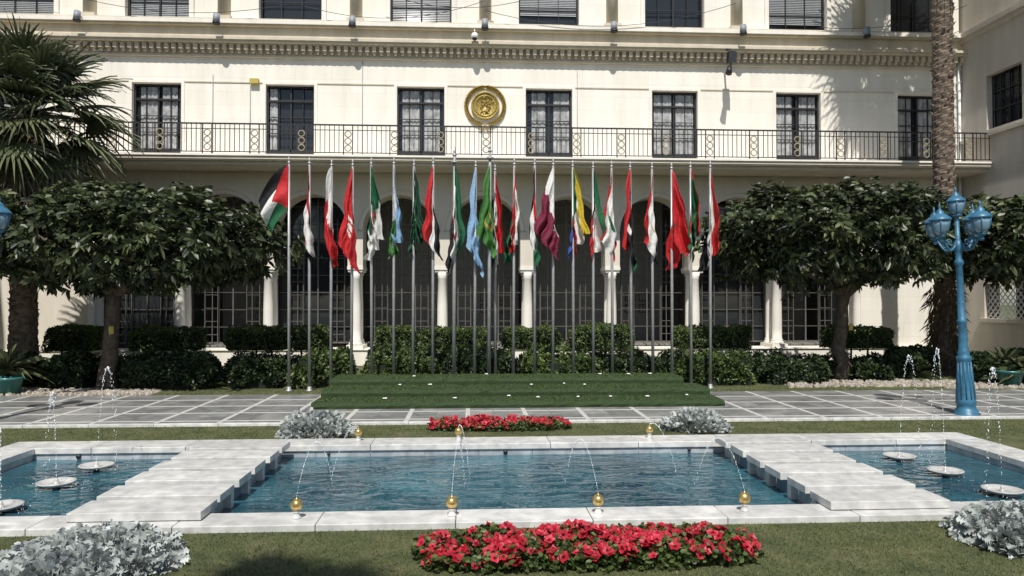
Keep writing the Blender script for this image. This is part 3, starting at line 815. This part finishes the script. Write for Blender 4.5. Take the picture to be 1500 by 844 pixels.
b.ball((x, D-.55, 10.06), .11, 'white', 16); b.ball((x, D-.55, 10.0), .085, 'black', 16); b.done('camera_dome', e)
x = px2x(372, D); b = MB([]); b.box(x-.13, x+.13, D-.14, D-.001, 8.62, 8.78, 'yellow'); b.done('wall_lamp_box', bevel=.01)
b = MB([])
for (px, z0, z1) in [(1408, 0.5, 10.3), (1416, 6.3, 10.3)]:
    x = px2x(px, D-.1); b.tube([(x, D-.1, z0), (x, D-.1, z1)], [.045, .045], 'white', 10)
    for z in (2, 4, 7, 9): b.box(x-.06, x+.06, D-.15, D, z, z+.05, 'white')
for (px, z0, z1) in [(310, 6.3, 8.9), (365, 6.2, 8.6), (530, 6.2, 9.4), (846, 6.2, 9.2)]:
    x = px2x(px, D-.02); b.tube([(x, D-.02, z0), (x, D-.02, z1)], [.011, .011], 'greycase', 6)
b.done('downpipe')
b = MB([])
for (pa, za, pb, zb, sag) in [(60, 11.3, 430, 11.0, .5), (430, 11.0, 710, 11.2, .5), (710, 10.9, 1080, 11.3, .6), (560, 11.35, 760, 11.2, .3), (1200, 10.6, 1420, 11.4, .3)]:
    xa, xb = px2x(pa, D-.4), px2x(pb, D-.4)
    b.tube([(xa+(xb-xa)*i/16, D-.42, za+(zb-za)*i/16-4*sag*(i/16)*(1-i/16)) for i in range(17)], [.009]*17, 'black', 5)
b.done('hanging_cables')

# ------------------------------------------------------------ trees
def ficus(cx, cy, cz, rx, ry, rz, tx, ty, seed, n=3300, name='ficus_tree', fork=2.2):
    e = empty(name); rs = np.random.default_rng(seed)
    b = MB([])
    def wob(p, q, n=6, a=.08):
        o = []
        for i in range(n+1):
            t = i/n; v = Vector(p).lerp(Vector(q), t); o.append(v+Vector((R.gauss(0, a), R.gauss(0, a), 0))*(t > 0 and t < 1))
        return o
    f = Vector((tx+.12, ty, fork))
    pts = wob((tx, ty, 0), f, 6, .035); b.tube(pts, [.26, .19, .17, .155, .15, .15, .16], 'bark', 12)
    for i in range(9):
        a = 2*pi*i/9+.3; L_ = .55+.3*R.random()
        q = (cx+rx*L_*math.cos(a), cy+ry*L_*math.sin(a), cz+R.uniform(-.1, .35)*rz)
        mid = (f+Vector(q))/2+Vector((0, 0, .05)); pts = [f-Vector((0, 0, .12))]+wob(f.lerp(mid, .4), q, 5, .06)
        b.tube(pts, [.10, .08, .065, .05, .04, .03, .02][:len(pts)], 'bark', 8)
    b.done('trunk', e)
    C = []; A = []; V = []
    while len(C) < n:
        u = norm(rs.normal(size=3))
        if u[2] < -.75 and rs.random() < .5: continue
        k = (abs(u[0])**2.6+abs(u[1])**2.6+abs(u[2])**2.2)**(-1/2.4)
        q = u*k
        lump = 1+.26*nz(q*2.4+seed)+.24*nz(q*6+seed*2)
        d = rs.uniform(.25, 1)**.35
        if rs.random() < .06: d *= 1.12
        p = np.array([cx+q[0]*rx*lump*d, cy+q[1]*ry*lump*d, cz+q[2]*rz*lump*d])
        h = nz(p*1.8+seed*3)
        if h < -.10 and rs.random() < .85: continue
        C.append(p); ax = norm(np.array([q[0]/rx, q[1]/ry, q[2]/rz]))*1+np.array([0, 0, .55])+rs.normal(size=3)*.35; A.append(ax)
        V.append(.38+.6*nz(p*1.3+9)+.3*(d-.7))
    C = np.array(C); A = np.array(A); V = np.array(V); K = 7
    c, d = whorls(C, A, K, 1.0); v = np.tile(V, K)+NR.normal(0, .24, len(c))
    N_ = len(c)
    leafmesh('foliage', c, d, NR.uniform(.14, .25, N_), NR.uniform(.075, .12, N_), v, 'leaf', e, 'ell', .15, .3)
    b = MB([]); b.box(tx+.12, tx+.22, ty-.24, ty-.22, 1.25, 1.42, 'yellow'); b.done('tree_tag', e)
    return e
ficus(-7.75, 17.1, 3.36, 3.1, 2.3, 1.10, -8.15, 17.15, 3, 2700)
ficus(-12.6, 16.6, 3.2, 2.2, 2.0, .95, -12.6, 16.6, 8, 1100)
ficus(9.35, 18.2, 3.62, 3.1, 2.2, 1.20, 9.35, 18.3, 5, 2700)
ficus(14.1, 17.6, 3.5, 2.35, 2.0, 1.1, 14.3, 17.8, 6, 1700)

def hedgeblob(name, x0, x1, y0, y1, z0, z1, mat='hedge', dens=900, ls=.05, rnd=.25, sd=0, inner=True, vb=.5, rough=1.0):
    e = empty(name); cx, cy, cz = (x0+x1)/2, (y0+y1)/2, (z0+z1)/2; hx, hy, hz = (x1-x0)/2, (y1-y0)/2, (z1-z0)/2
    area = 4*(hx*hz*2+hy*hz*2+hx*hy)*1.0; n = int(area*dens)
    C = []; A = []
    u = NR.uniform(-1, 1, (n*2, 3))
    w = np.array([hy*hz, hy*hz, hx*hz, hx*hz, hx*hy*1.2]); face = NR.choice(5, n*2, p=w/w.sum())
    for i in range(n):
        p = u[i].copy(); f = face[i]; nn = np.zeros(3)
        if f < 2: p[0] = 1 if f else -1; nn[0] = p[0]
        elif f < 4: p[1] = -1 if f == 2 else 1; nn[1] = p[1]
        else: p[2] = 1; nn[2] = 1
        q = np.array([p[0]*hx, p[1]*hy, p[2]*hz]); r = min(hx, hy, hz)*rnd*2
        cl = np.clip(q, [-(hx-r), -(hy-r), -(hz-r)], [hx-r, hy-r, hz-r]); dv = q-cl; L_ = np.linalg.norm(dv)
        if L_ > 1e-6: q = cl+dv/L_*r if r > 0 else q; nn = dv/L_
        g = q+np.array([cx, cy, cz])
        g = g+nn*(rough*(.10*nz(g*2.3+sd)+.06*nz(g*6+sd))-abs(NR.normal(0, .05)))
        C.append(g); A.append(nn+np.array([0, 0, .5])+NR.normal(0, .5, 3))
    C = np.array(C); A = np.array(A); K = 3
    c, d = whorls(C, A, K, .9)
    v = vb+.6*np.tile(np.array([nz(g*2.5) for g in C]), K)+NR.normal(0, .2, len(c))
    leafmesh('foliage', c, d, NR.uniform(.8, 1.4, len(c))*ls, NR.uniform(.5, .8, len(c))*ls, v, mat, e, 'ell', .2, .1)
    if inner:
        b = MB([]); k = .12; b.box(x0+k, x1-k, y0+k, y1-k, 0 if z0 < .3 else z0+.05, z1-k, 'core')  # unseen dark box added inside so the leaf shell looks opaque
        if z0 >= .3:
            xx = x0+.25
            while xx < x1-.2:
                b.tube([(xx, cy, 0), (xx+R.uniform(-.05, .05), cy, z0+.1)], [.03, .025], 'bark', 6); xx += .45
        b.done('dark_core_and_stems', e)
    return e
for (pa, pb) in [(75, 150), (195, 296), (333, 425), (428, 482), (553, 610), (616, 712), (737, 820), (835, 925), (990, 1095), (1210, 1302)]:
    y = 19.6; dz = R.uniform(-.04, .05)
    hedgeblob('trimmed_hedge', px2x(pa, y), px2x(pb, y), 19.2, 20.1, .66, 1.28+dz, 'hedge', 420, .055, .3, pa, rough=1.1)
for (xa, xb, z, m_) in [(-9.9, -6.2, .6, 'shrub'), (-6.0, -3.2, .66, 'shrub'), (-2.6, 1, .80, 'hedge'), (1.1, 4.4, .74, 'hedge'), (4.8, 8, .66, 'hedge'), (8.4, 11.2, .55, 'shrub')]:
    hedgeblob('low_shrub_bed', xa, xb, 18.2, 19.0, 0, z, m_, 240, .065, .4, xa, vb=.45, rough=2)
for (pa, pb, y, z, m_) in [(65, 140, 17.6, .66, 'shrub'), (188, 320, 17.3, .76, 'shrub'), (340, 415, 17.4, .66, 'shrub'), (432, 520, 17.4, .74, 'hedge'), (535, 640, 17.5, .62, 'hedge'), (648, 760, 17.6, .66, 'shrub'),
                     (768, 880, 17.5, .64, 'hedge'), (890, 985, 17.6, .62, 'shrub'), (992, 1100, 17.4, .72, 'hedge'), (1108, 1205, 17.6, .52, 'shrub'), (1250, 1300, 18, .45, 'shrub')]:
    hedgeblob('garden_shrub', px2x(pa, y), px2x(pb, y), y-.45, y+.4, 0, z, m_, 380, .085, .5, pa, vb=.45, rough=2.2)

def pebbles(name, regs, n):
    b = MB([])
    for (x0, x1, y0, y1) in regs:
        for _ in range(n):
            x, y, r = R.uniform(x0, x1), R.uniform(y0, y1), R.uniform(.03, .09)
            vs = []
            for k in range(6):
                a = k*pi/3; vs.append((x+r*math.cos(a)*R.uniform(.7, 1.1), y+r*math.sin(a)*R.uniform(.7, 1.1), -.01))
            for k in range(6):
                a = k*pi/3; vs.append((x+r*.6*math.cos(a)*R.uniform(.7, 1.1), y+r*.6*math.sin(a), r*R.uniform(.5, .9)))
            b.add(vs, [(k, (k+1) % 6, 6+(k+1) % 6, 6+k) for k in range(6)]+[tuple(range(6, 12))], 'pebble')
    b.done(name)
pebbles('pebble_bed', [(-11.5, -8.4, 15.9, 17), (7.3, 10.8, 16.6, 17.8), (10.8, 14, 16.2, 17.5), (-8.4, -6.8, 16, 16.7)], 420)

# ------------------------------------------------------------ palms
def fan_palm(name, x, y, zc, n=46, Lp=.85, Lf=1.05, r=.26, seed=1, skirt=14, lean=0, dr=(.12, .4)):
    e = empty(name); rs = random.Random(seed); b = MB([])
    vs = []; fs = []; nn = 20; H = zc-.2; m_ = int(H/.055)
    for i in range(m_+1):
        z = H*i/m_; rr_ = r*(1.0+.55*math.exp(-z*1.6))
        for j in range(nn):
            a = 2*pi*j/nn
            q = ((z/.22)+(j/nn)*3) % 1; q2 = ((j/nn)*10+(int(z/.22) % 2)*.5) % 1
            k = rr_*(1+.16*(q-.4)+.06*abs(q2-.5)+rs.uniform(-.03, .03))
            vs.append((x+k*math.cos(a)+lean*z, y+k*math.sin(a), z))
    for i in range(m_):
        for j in range(nn): fs.append((i*nn+j, i*nn+(j+1) % nn, (i+1)*nn+(j+1) % nn, (i+1)*nn+j))
    b.add(vs, fs, 'palmbark')
    X = x+lean*H
    for i in range(int(H*26)):
        z = rs.uniform(.1, H); a = rs.uniform(0, 2*pi); k = r*(1.0+.55*math.exp(-z*1.6))*.97; xx = x+lean*z
        c_, s_ = math.cos(a), math.sin(a); w = .05
        p0 = (xx+k*c_-w*s_, y+k*s_+w*c_, z); p1 = (xx+k*c_+w*s_, y+k*s_-w*c_, z); o_ = rs.uniform(.04, .1)
        p2 = (xx+(k+o_)*c_, y+(k+o_)*s_, z+rs.uniform(.08, .16)); p3 = (xx+k*c_, y+k*s_, z+.09)
        b.add([p0, p1, p2, p3], [(0, 1, 2), (0, 2, 3), (1, 3, 2)], 'palmbark')
    b.done('trunk', e)
    for part, cnt in (('fronds', n), ('dry_fronds', skirt)):
        V = []; F = []; W = []; pt = MB([])
        for i in range(cnt):
            az = i*2.39996+rs.uniform(-.2, .2)
            el = math.radians(80-i*(135/cnt)+rs.uniform(-8, 8)) if part == 'fronds' else math.radians(rs.uniform(-80, -52))
            dh = Vector((math.cos(az), math.sin(az), 0)); d = dh*math.cos(el)+Vector((0, 0, math.sin(el)))
            base = Vector((X, y, zc-(.1 if part == 'fronds' else .35)))
            lp = Lp*rs.uniform(.8, 1.2)
            tip = base+d*lp-Vector((0, 0, .12*lp*math.cos(el)))
            pt.tube([base, base.lerp(tip, .5)+Vector((0, 0, .04)), tip], [.028, .018, .012], 'dry' if part != 'fronds' else 'palm', 5)
            side = d.cross(Vector((0, 0, 1))); side = side.normalized() if side.length > .05 else Vector((1, 0, 0))
            roll = rs.uniform(-.5, .5); upv = side.cross(d).normalized(); side = side*math.cos(roll)+upv*math.sin(roll)
            ns = 26; var0 = rs.uniform(.15, .75)
            dd = (tip-base).normalized()
            for k in range(ns):
                th = math.radians(-105+210*k/(ns-1)); q = dd*math.cos(th)+side*math.sin(th)
                L_ = Lf*(1-.28*abs(th)/1.9)*rs.uniform(.88, 1.06)
                pn = dd.cross(side); wv = pn.cross(q); wv = wv.normalized() if wv.length > .05 else side
                o0 = len(V); segs = 5; droop = rs.uniform(*dr) if part == 'fronds' else .9
                for s_ in range(segs+1):
                    t = s_/segs; p = tip+q*L_*t-Vector((0, 0, droop*L_*t**3))
                    ww = .036*min(t*2.2+.15, 1)*(1-max(t-.4, 0)/.6*.97)
                    pl = pn*(.014 if k % 2 else -.014)
                    V += [p+wv*ww+pl, p-wv*ww-pl]; W += [var0+.3*(t-.5)+.1*(k % 2)]*2
                for s_ in range(segs): F.append((o0+2*s_, o0+2*s_+1, o0+2*s_+3, o0+2*s_+2))
        me = bpy.data.meshes.new(part); me.from_pydata([tuple(v) for v in V], [], F)
        at = me.attributes.new('var', 'FLOAT', 'POINT'); at.data.foreach_set('value', np.clip(W, 0, 1).astype(np.float32))
        me.materials.append(M['palm' if part == 'fronds' else 'dry'])
        ob = bpy.data.objects.new(part, me); COL.objects.link(ob); ob.parent = e
        pt.done(part+'_stems', e)
    return e
fan_palm('fan_palm', px2x(35, 18.4), 18.4, 6.65, 66, 1.25, 1.3, .27, 1, 16)
fan_palm('fan_palm', px2x(1384, 19.6), 19.6, 14.6, 46, 1.3, 1.3, .25, 2, 10)
fan_palm('fan_palm', -2.1, -1.3, 8.6, 22, .8, .75, .2, 3, 4)
fan_palm('fan_palm', -8.6, 0.2, 8.6, 34, 1.1, 1.2, .22, 5, 6)
x0 = px2x(1384, 19.6)
n = 900; a = NR.uniform(0, 2*pi, n); z = NR.uniform(.2, 2.4, n)
c = np.stack([x0+.30*np.cos(a), 19.6+.30*np.sin(a), z], 1); d = np.stack([np.cos(a)*.45, np.sin(a)*.45, NR.uniform(-1.4, -.1, n)], 1)
leafmesh('dry_palm_thatch', c, d, NR.uniform(.15, .4, n), NR.uniform(.015, .035, n), NR.uniform(0, 1, n), 'dry', None, 'ell', .1, .4)

def spiky(name, x, y, z, n, L_, w, mat='palm', emin=.1):
    az = NR.uniform(0, 2*pi, n); el = NR.uniform(emin, 1.45, n)
    d = np.stack([np.cos(az)*np.cos(el), np.sin(az)*np.cos(el), np.sin(el)], 1)
    c = np.tile(np.array([[x, y, z]]), (n, 1))+NR.normal(0, .04, (n, 3))
    return leafmesh(name, c, d, NR.uniform(.7, 1.1, n)*L_, np.full(n, w), NR.uniform(.2, .9, n), mat, None, 'ell', .15, .45)
for (px, y, z, n, L_) in [(15, 16.8, .5, 60, 1.0), (50, 17.6, .3, 60, .8), (1470, 17, .4, 70, .95), (1500, 16.6, .3, 70, .9), (1340, 18.6, .1, 60, .9)]:
    spiky('yucca_plant', px2x(px, y), y, z, n, L_, .05)
for (px, y) in [(14, 16.3), (1478, 16.6)]:
    x = px2x(px, y); b = MB([]); b.lathe([(.17, 0), (.2, .02), (.27, .3), (.3, .33), (.3, .37), (.26, .37), (.24, .3), (.02, .3)], (x, y, 0), 'pot', 24); b.done('plant_pot')
for (px, y) in [(1335, 18.8), (1450, 17.3), (1500, 17.6), (20, 18)]:
    x = px2x(px, y); hedgeblob('garden_shrub', x-.6, x+.6, y-.4, y+.4, 0, .75, 'shrub', 300, .09, .45, px)

def silver(x, y, r, h, n):
    u = norm(NR.normal(size=(n, 3))); u[:, 2] = np.abs(u[:, 2])
    k = NR.uniform(.55, 1, n)**.5*(1+.3*np.array([nz(q*3+x) for q in u]))
    c = np.stack([x+u[:, 0]*r*k, y+u[:, 1]*r*k, .0+u[:, 2]*h*k], 1)
    d = u+NR.normal(0, .5, (n, 3))+np.array([0, 0, .4])
    v = .35+.4*(k-.7)+NR.normal(0, .25, n)
    return leafmesh('dusty_miller_plant', c, d, NR.uniform(.07, .13, n), NR.uniform(.05, .085, n), v, 'silver', None, 'lobe', .2, .2)
silver(-2.86, 5.72, .58, .19, 2300); silver(4.5, 5.9, .42, .24, 1400); silver(-2.3, 11.1, .5, .31, 1200); silver(3.5, 11.35, .46, .26, 1100)

def flowerbed(x0, x1, y0, y1, h, nf, nl, fr_=.042):
    e = empty('petunia_flower_bed'); cx, cy, hx, hy = (x0+x1)/2, (y0+y1)/2, (x1-x0)/2, (y1-y0)/2
    def samp(n, thin=False):
        o = []
        while len(o) < n:
            u, v = NR.uniform(-1, 1, 2)
            if abs(u)**4+abs(v)**3 > 1+.35*nz((u*4*hx, v*3, 1)): continue
            x, y = cx+u*hx, cy+v*hy
            if thin and nz((x*3.2, y*3.2, 4)) < -.12 and NR.random() < .75: continue
            edge = max(0, 1-(abs(u)**6+abs(v)**4))**.4
            o.append((x, y, h*(.35+.65*edge)*(1+.4*nz((x*3, y*3, 0)))))
        return np.array(o)
    p = samp(nl); q = p.copy(); q[:, 2] *= NR.uniform(.1, 1.0, nl)
    d = NR.normal(0, 1, (nl, 3)); d[:, 2] = np.abs(d[:, 2])*.7
    leafmesh('leaves', q, d, NR.uniform(.04, .07, nl), NR.uniform(.03, .045, nl), NR.uniform(.0, .85, nl), 'hedge', e, 'ell', .2, .2)
    p = samp(nf, True); V = []; F = []; W = []; MI = []
    for (x, y, z) in p:
        z += R.uniform(-.05, .025); r = fr_*R.uniform(.7, 1.15)
        nrm = Vector((R.gauss(0, .5), R.gauss(-.5, .45), 1)).normalized(); t = nrm.orthogonal().normalized(); w = nrm.cross(t); o_ = len(V); var = min(1, max(0, R.gauss(.5, .28))); c = Vector((x, y, z))
        V.append(c-nrm*r*.5); W.append(var*.2); n = 15; a0 = R.random()*6
        for k in range(n):
            a = a0+2*pi*k/n; V.append(c+(t*math.cos(a)+w*math.sin(a))*r*.28); W.append(var*.5)
        for k in range(n):
            a = a0+2*pi*k/n; rr_ = r*(.86+.16*math.cos(5*2*pi*k/n))*R.uniform(.93, 1.05); V.append(c+(t*math.cos(a)+w*math.sin(a))*rr_+nrm*r*R.uniform(.05, .28)); W.append(var)
        for k in range(n):
            k2 = (k+1) % n
            F.append((o_, o_+1+k, o_+1+k2)); MI.append(1); F.append((o_+1+k, o_+1+n+k, o_+1+n+k2, o_+1+k2)); MI.append(0)
    me = bpy.data.meshes.new('petals'); me.from_pydata([tuple(v) for v in V], [], F)
    at = me.attributes.new('var', 'FLOAT', 'POINT'); at.data.foreach_set('value', np.array(W, dtype=np.float32))
    me.materials.append(M['petal']); me.materials.append(M['throat']); me.polygons.foreach_set('material_index', MI)
    ob = bpy.data.objects.new('petals', me); COL.objects.link(ob); ob.parent = e
flowerbed(-.45, 2.26, 5.4, 6.12, .16, 480, 5600, .044)
flowerbed(-.65, 1.55, 11.25, 11.85, .15, 360, 2600, .045)

def grass(name, regs, dens, hh):
    P = []
    for (x0, x1, y0, y1) in regs:
        n = int((x1-x0)*(y1-y0)*dens); P.append(np.stack([NR.uniform(x0, x1, n), NR.uniform(y0, y1, n), np.full(n, -.003)], 1))
    P = np.concatenate(P); pat = np.array([nz(p, 1.6)+.6*nz(p, 5) for p in P])
    keep = NR.uniform(0, 1, len(P)) < .75+.5*pat; P = P[keep]; pat = pat[keep]; n = len(P)
    d = np.stack([NR.normal(0, .55, n), NR.normal(0, .55, n), np.ones(n)], 1)
    return leafmesh(name, P, d, NR.uniform(.5, 1.2, n)*hh, np.full(n, .008)*(hh/.04), .45+.5*pat+NR.normal(0, .22, n), 'grass', None, 'blade', 0, .3)
grass('lawn_grass', [(-5.5, 6.5, 4.6, 6.51)], 3800, .04)
grass('lawn_grass', [(-9, 10, 10.57, 11.98)], 1500, .045)
grass('lawn_grass', [(-8, 9, 15.8, 17)], 500, .06)

# ------------------------------------------------------------ street lamps
def lamp(x, y, lean=0, rot=.35):
    e = empty('ornate_street_lamp', (x, y, 0)); e.rotation_euler = (0, lean, 0)
    b = MB([]); g = MB([])
    b.lathe([(.21, 0), (.21, .05), (.18, .07), (.18, .11), (.15, .13), (.145, .2), (.165, .24), (.15, .28), (.125, .6), (.105, .95), (.12, .98), (.12, 1.03), (.085, 1.06), (.1, 1.1), (.075, 1.14),
             (.068, 1.6), (.08, 1.62), (.08, 1.66), (.062, 1.68), (.052, 2.6), (.075, 2.63), (.075, 2.68), (.05, 2.72), (.06, 2.85), (.095, 2.93), (.07, 3.0), (.04, 3.05), (.035, 3.4)], (0, 0, 0), 'blue', 20)
    for k in range(12):
        a = 2*pi*k/12; b.tube([(.142*math.cos(a), .142*math.sin(a), .3), (.104*math.cos(a), .104*math.sin(a), .94)], [.014, .01], 'blue', 5)
    def lantern(cx, cy, z, s=1):
        b.lathe([(.02, -.12), (.045, -.09), (.03, -.05), (.075, -.02), (.085, 0), (.07, .005)], (cx, cy, z), 'blue', 16)
        g.lathe([(.075*s, .006), (.115*s, .07*s), (.14*s, .16*s), (.142*s, .24*s)], (cx, cy, z), 'lampglass', 16)
        b.lathe([(.15*s, .235*s), (.165*s, .245*s), (.16*s, .265*s), (.13*s, .30*s), (.085*s, .34*s), (.06*s, .35*s), (.062*s, .38*s), (.03*s, .41*s), (.012, .43*s), (.022, .455*s), (.004, .52*s)], (cx, cy, z), 'blue', 18)
        for k in range(6):
            a = 2*pi*k/6; ca_, sa_ = math.cos(a), math.sin(a)
            b.tube([(cx+q*s*ca_, cy+q*s*sa_, z+w*s) for q, w in [(.078, 0), (.118, .07), (.144, .16), (.148, .24)]], [.010]*4, 'blue', 5)
    for k in range(4):
        a = rot+k*pi/2; c_, s_ = math.cos(a), math.sin(a)
        pts = []
        for i in range(9):
            t = i/8; rr_ = .05+.37*t; z = 2.98-.13*math.sin(pi*min(t*1.15, 1))+.09*t*t
            pts.append((rr_*c_, rr_*s_, z))
        b.tube(pts, [.026, .024, .022, .022, .02, .02, .02, .02, .022], 'blue', 8)
        sc = [((.22+.07*math.cos(q)*(1-q/9))*c_, (.22+.07*math.cos(q)*(1-q/9))*s_, 3.0+.07*math.sin(q)*(1-q/9)) for q in np.linspace(-1.5, 5.5, 14)]
        b.tube(sc, [.012]*14, 'blue', 6)
        lantern(.42*c_, .42*s_, 3.12, 1.08)
    lantern(0, 0, 3.48, .95)
    b.done('lamp_ironwork', e); g.done('lantern_glass', e)
lamp(8.55, 12.35, math.radians(-2.4)); lamp(-7.95, 12.2, 0, .1)

# ------------------------------------------------------------ light, world, camera
EL = math.radians(56); PH = math.radians(7)
sun = bpy.data.lights.new('sun', 'SUN'); sun.energy = 5.0; sun.angle = math.radians(.5); sun.color = (1, .965, .90)
so = bpy.data.objects.new('sun', sun); COL.objects.link(so)
v = Vector((math.sin(PH)*math.cos(EL), math.cos(PH)*math.cos(EL), -math.sin(EL)))
so.rotation_euler = v.to_track_quat('-Z', 'Y').to_euler(); so.location = (-3, -20, 30)
w = bpy.data.worlds.new('World'); S.world = w; w.use_nodes = True
nt = w.node_tree; bg = nt.nodes['Background']; sky = nt.nodes.new('ShaderNodeTexSky'); sky.sky_type = 'NISHITA'; sky.sun_disc = False
sky.sun_elevation = EL; sky.sun_rotation = math.radians(180)+PH; bg.inputs['Strength'].default_value = .105
nt.links.new(sky.outputs[0], bg.inputs[0])
cam = bpy.data.cameras.new('camera'); co = bpy.data.objects.new('camera', cam); COL.objects.link(co)
cam.lens = 26; cam.sensor_width = 36; cam.clip_end = 1000; co.location = (0, 0, 2)
co.rotation_euler = (math.radians(90.95), 0, math.radians(-3.18)); S.camera = co
S.view_settings.view_transform = 'Standard'; S.view_settings.look = 'None'; S.view_settings.exposure = 0
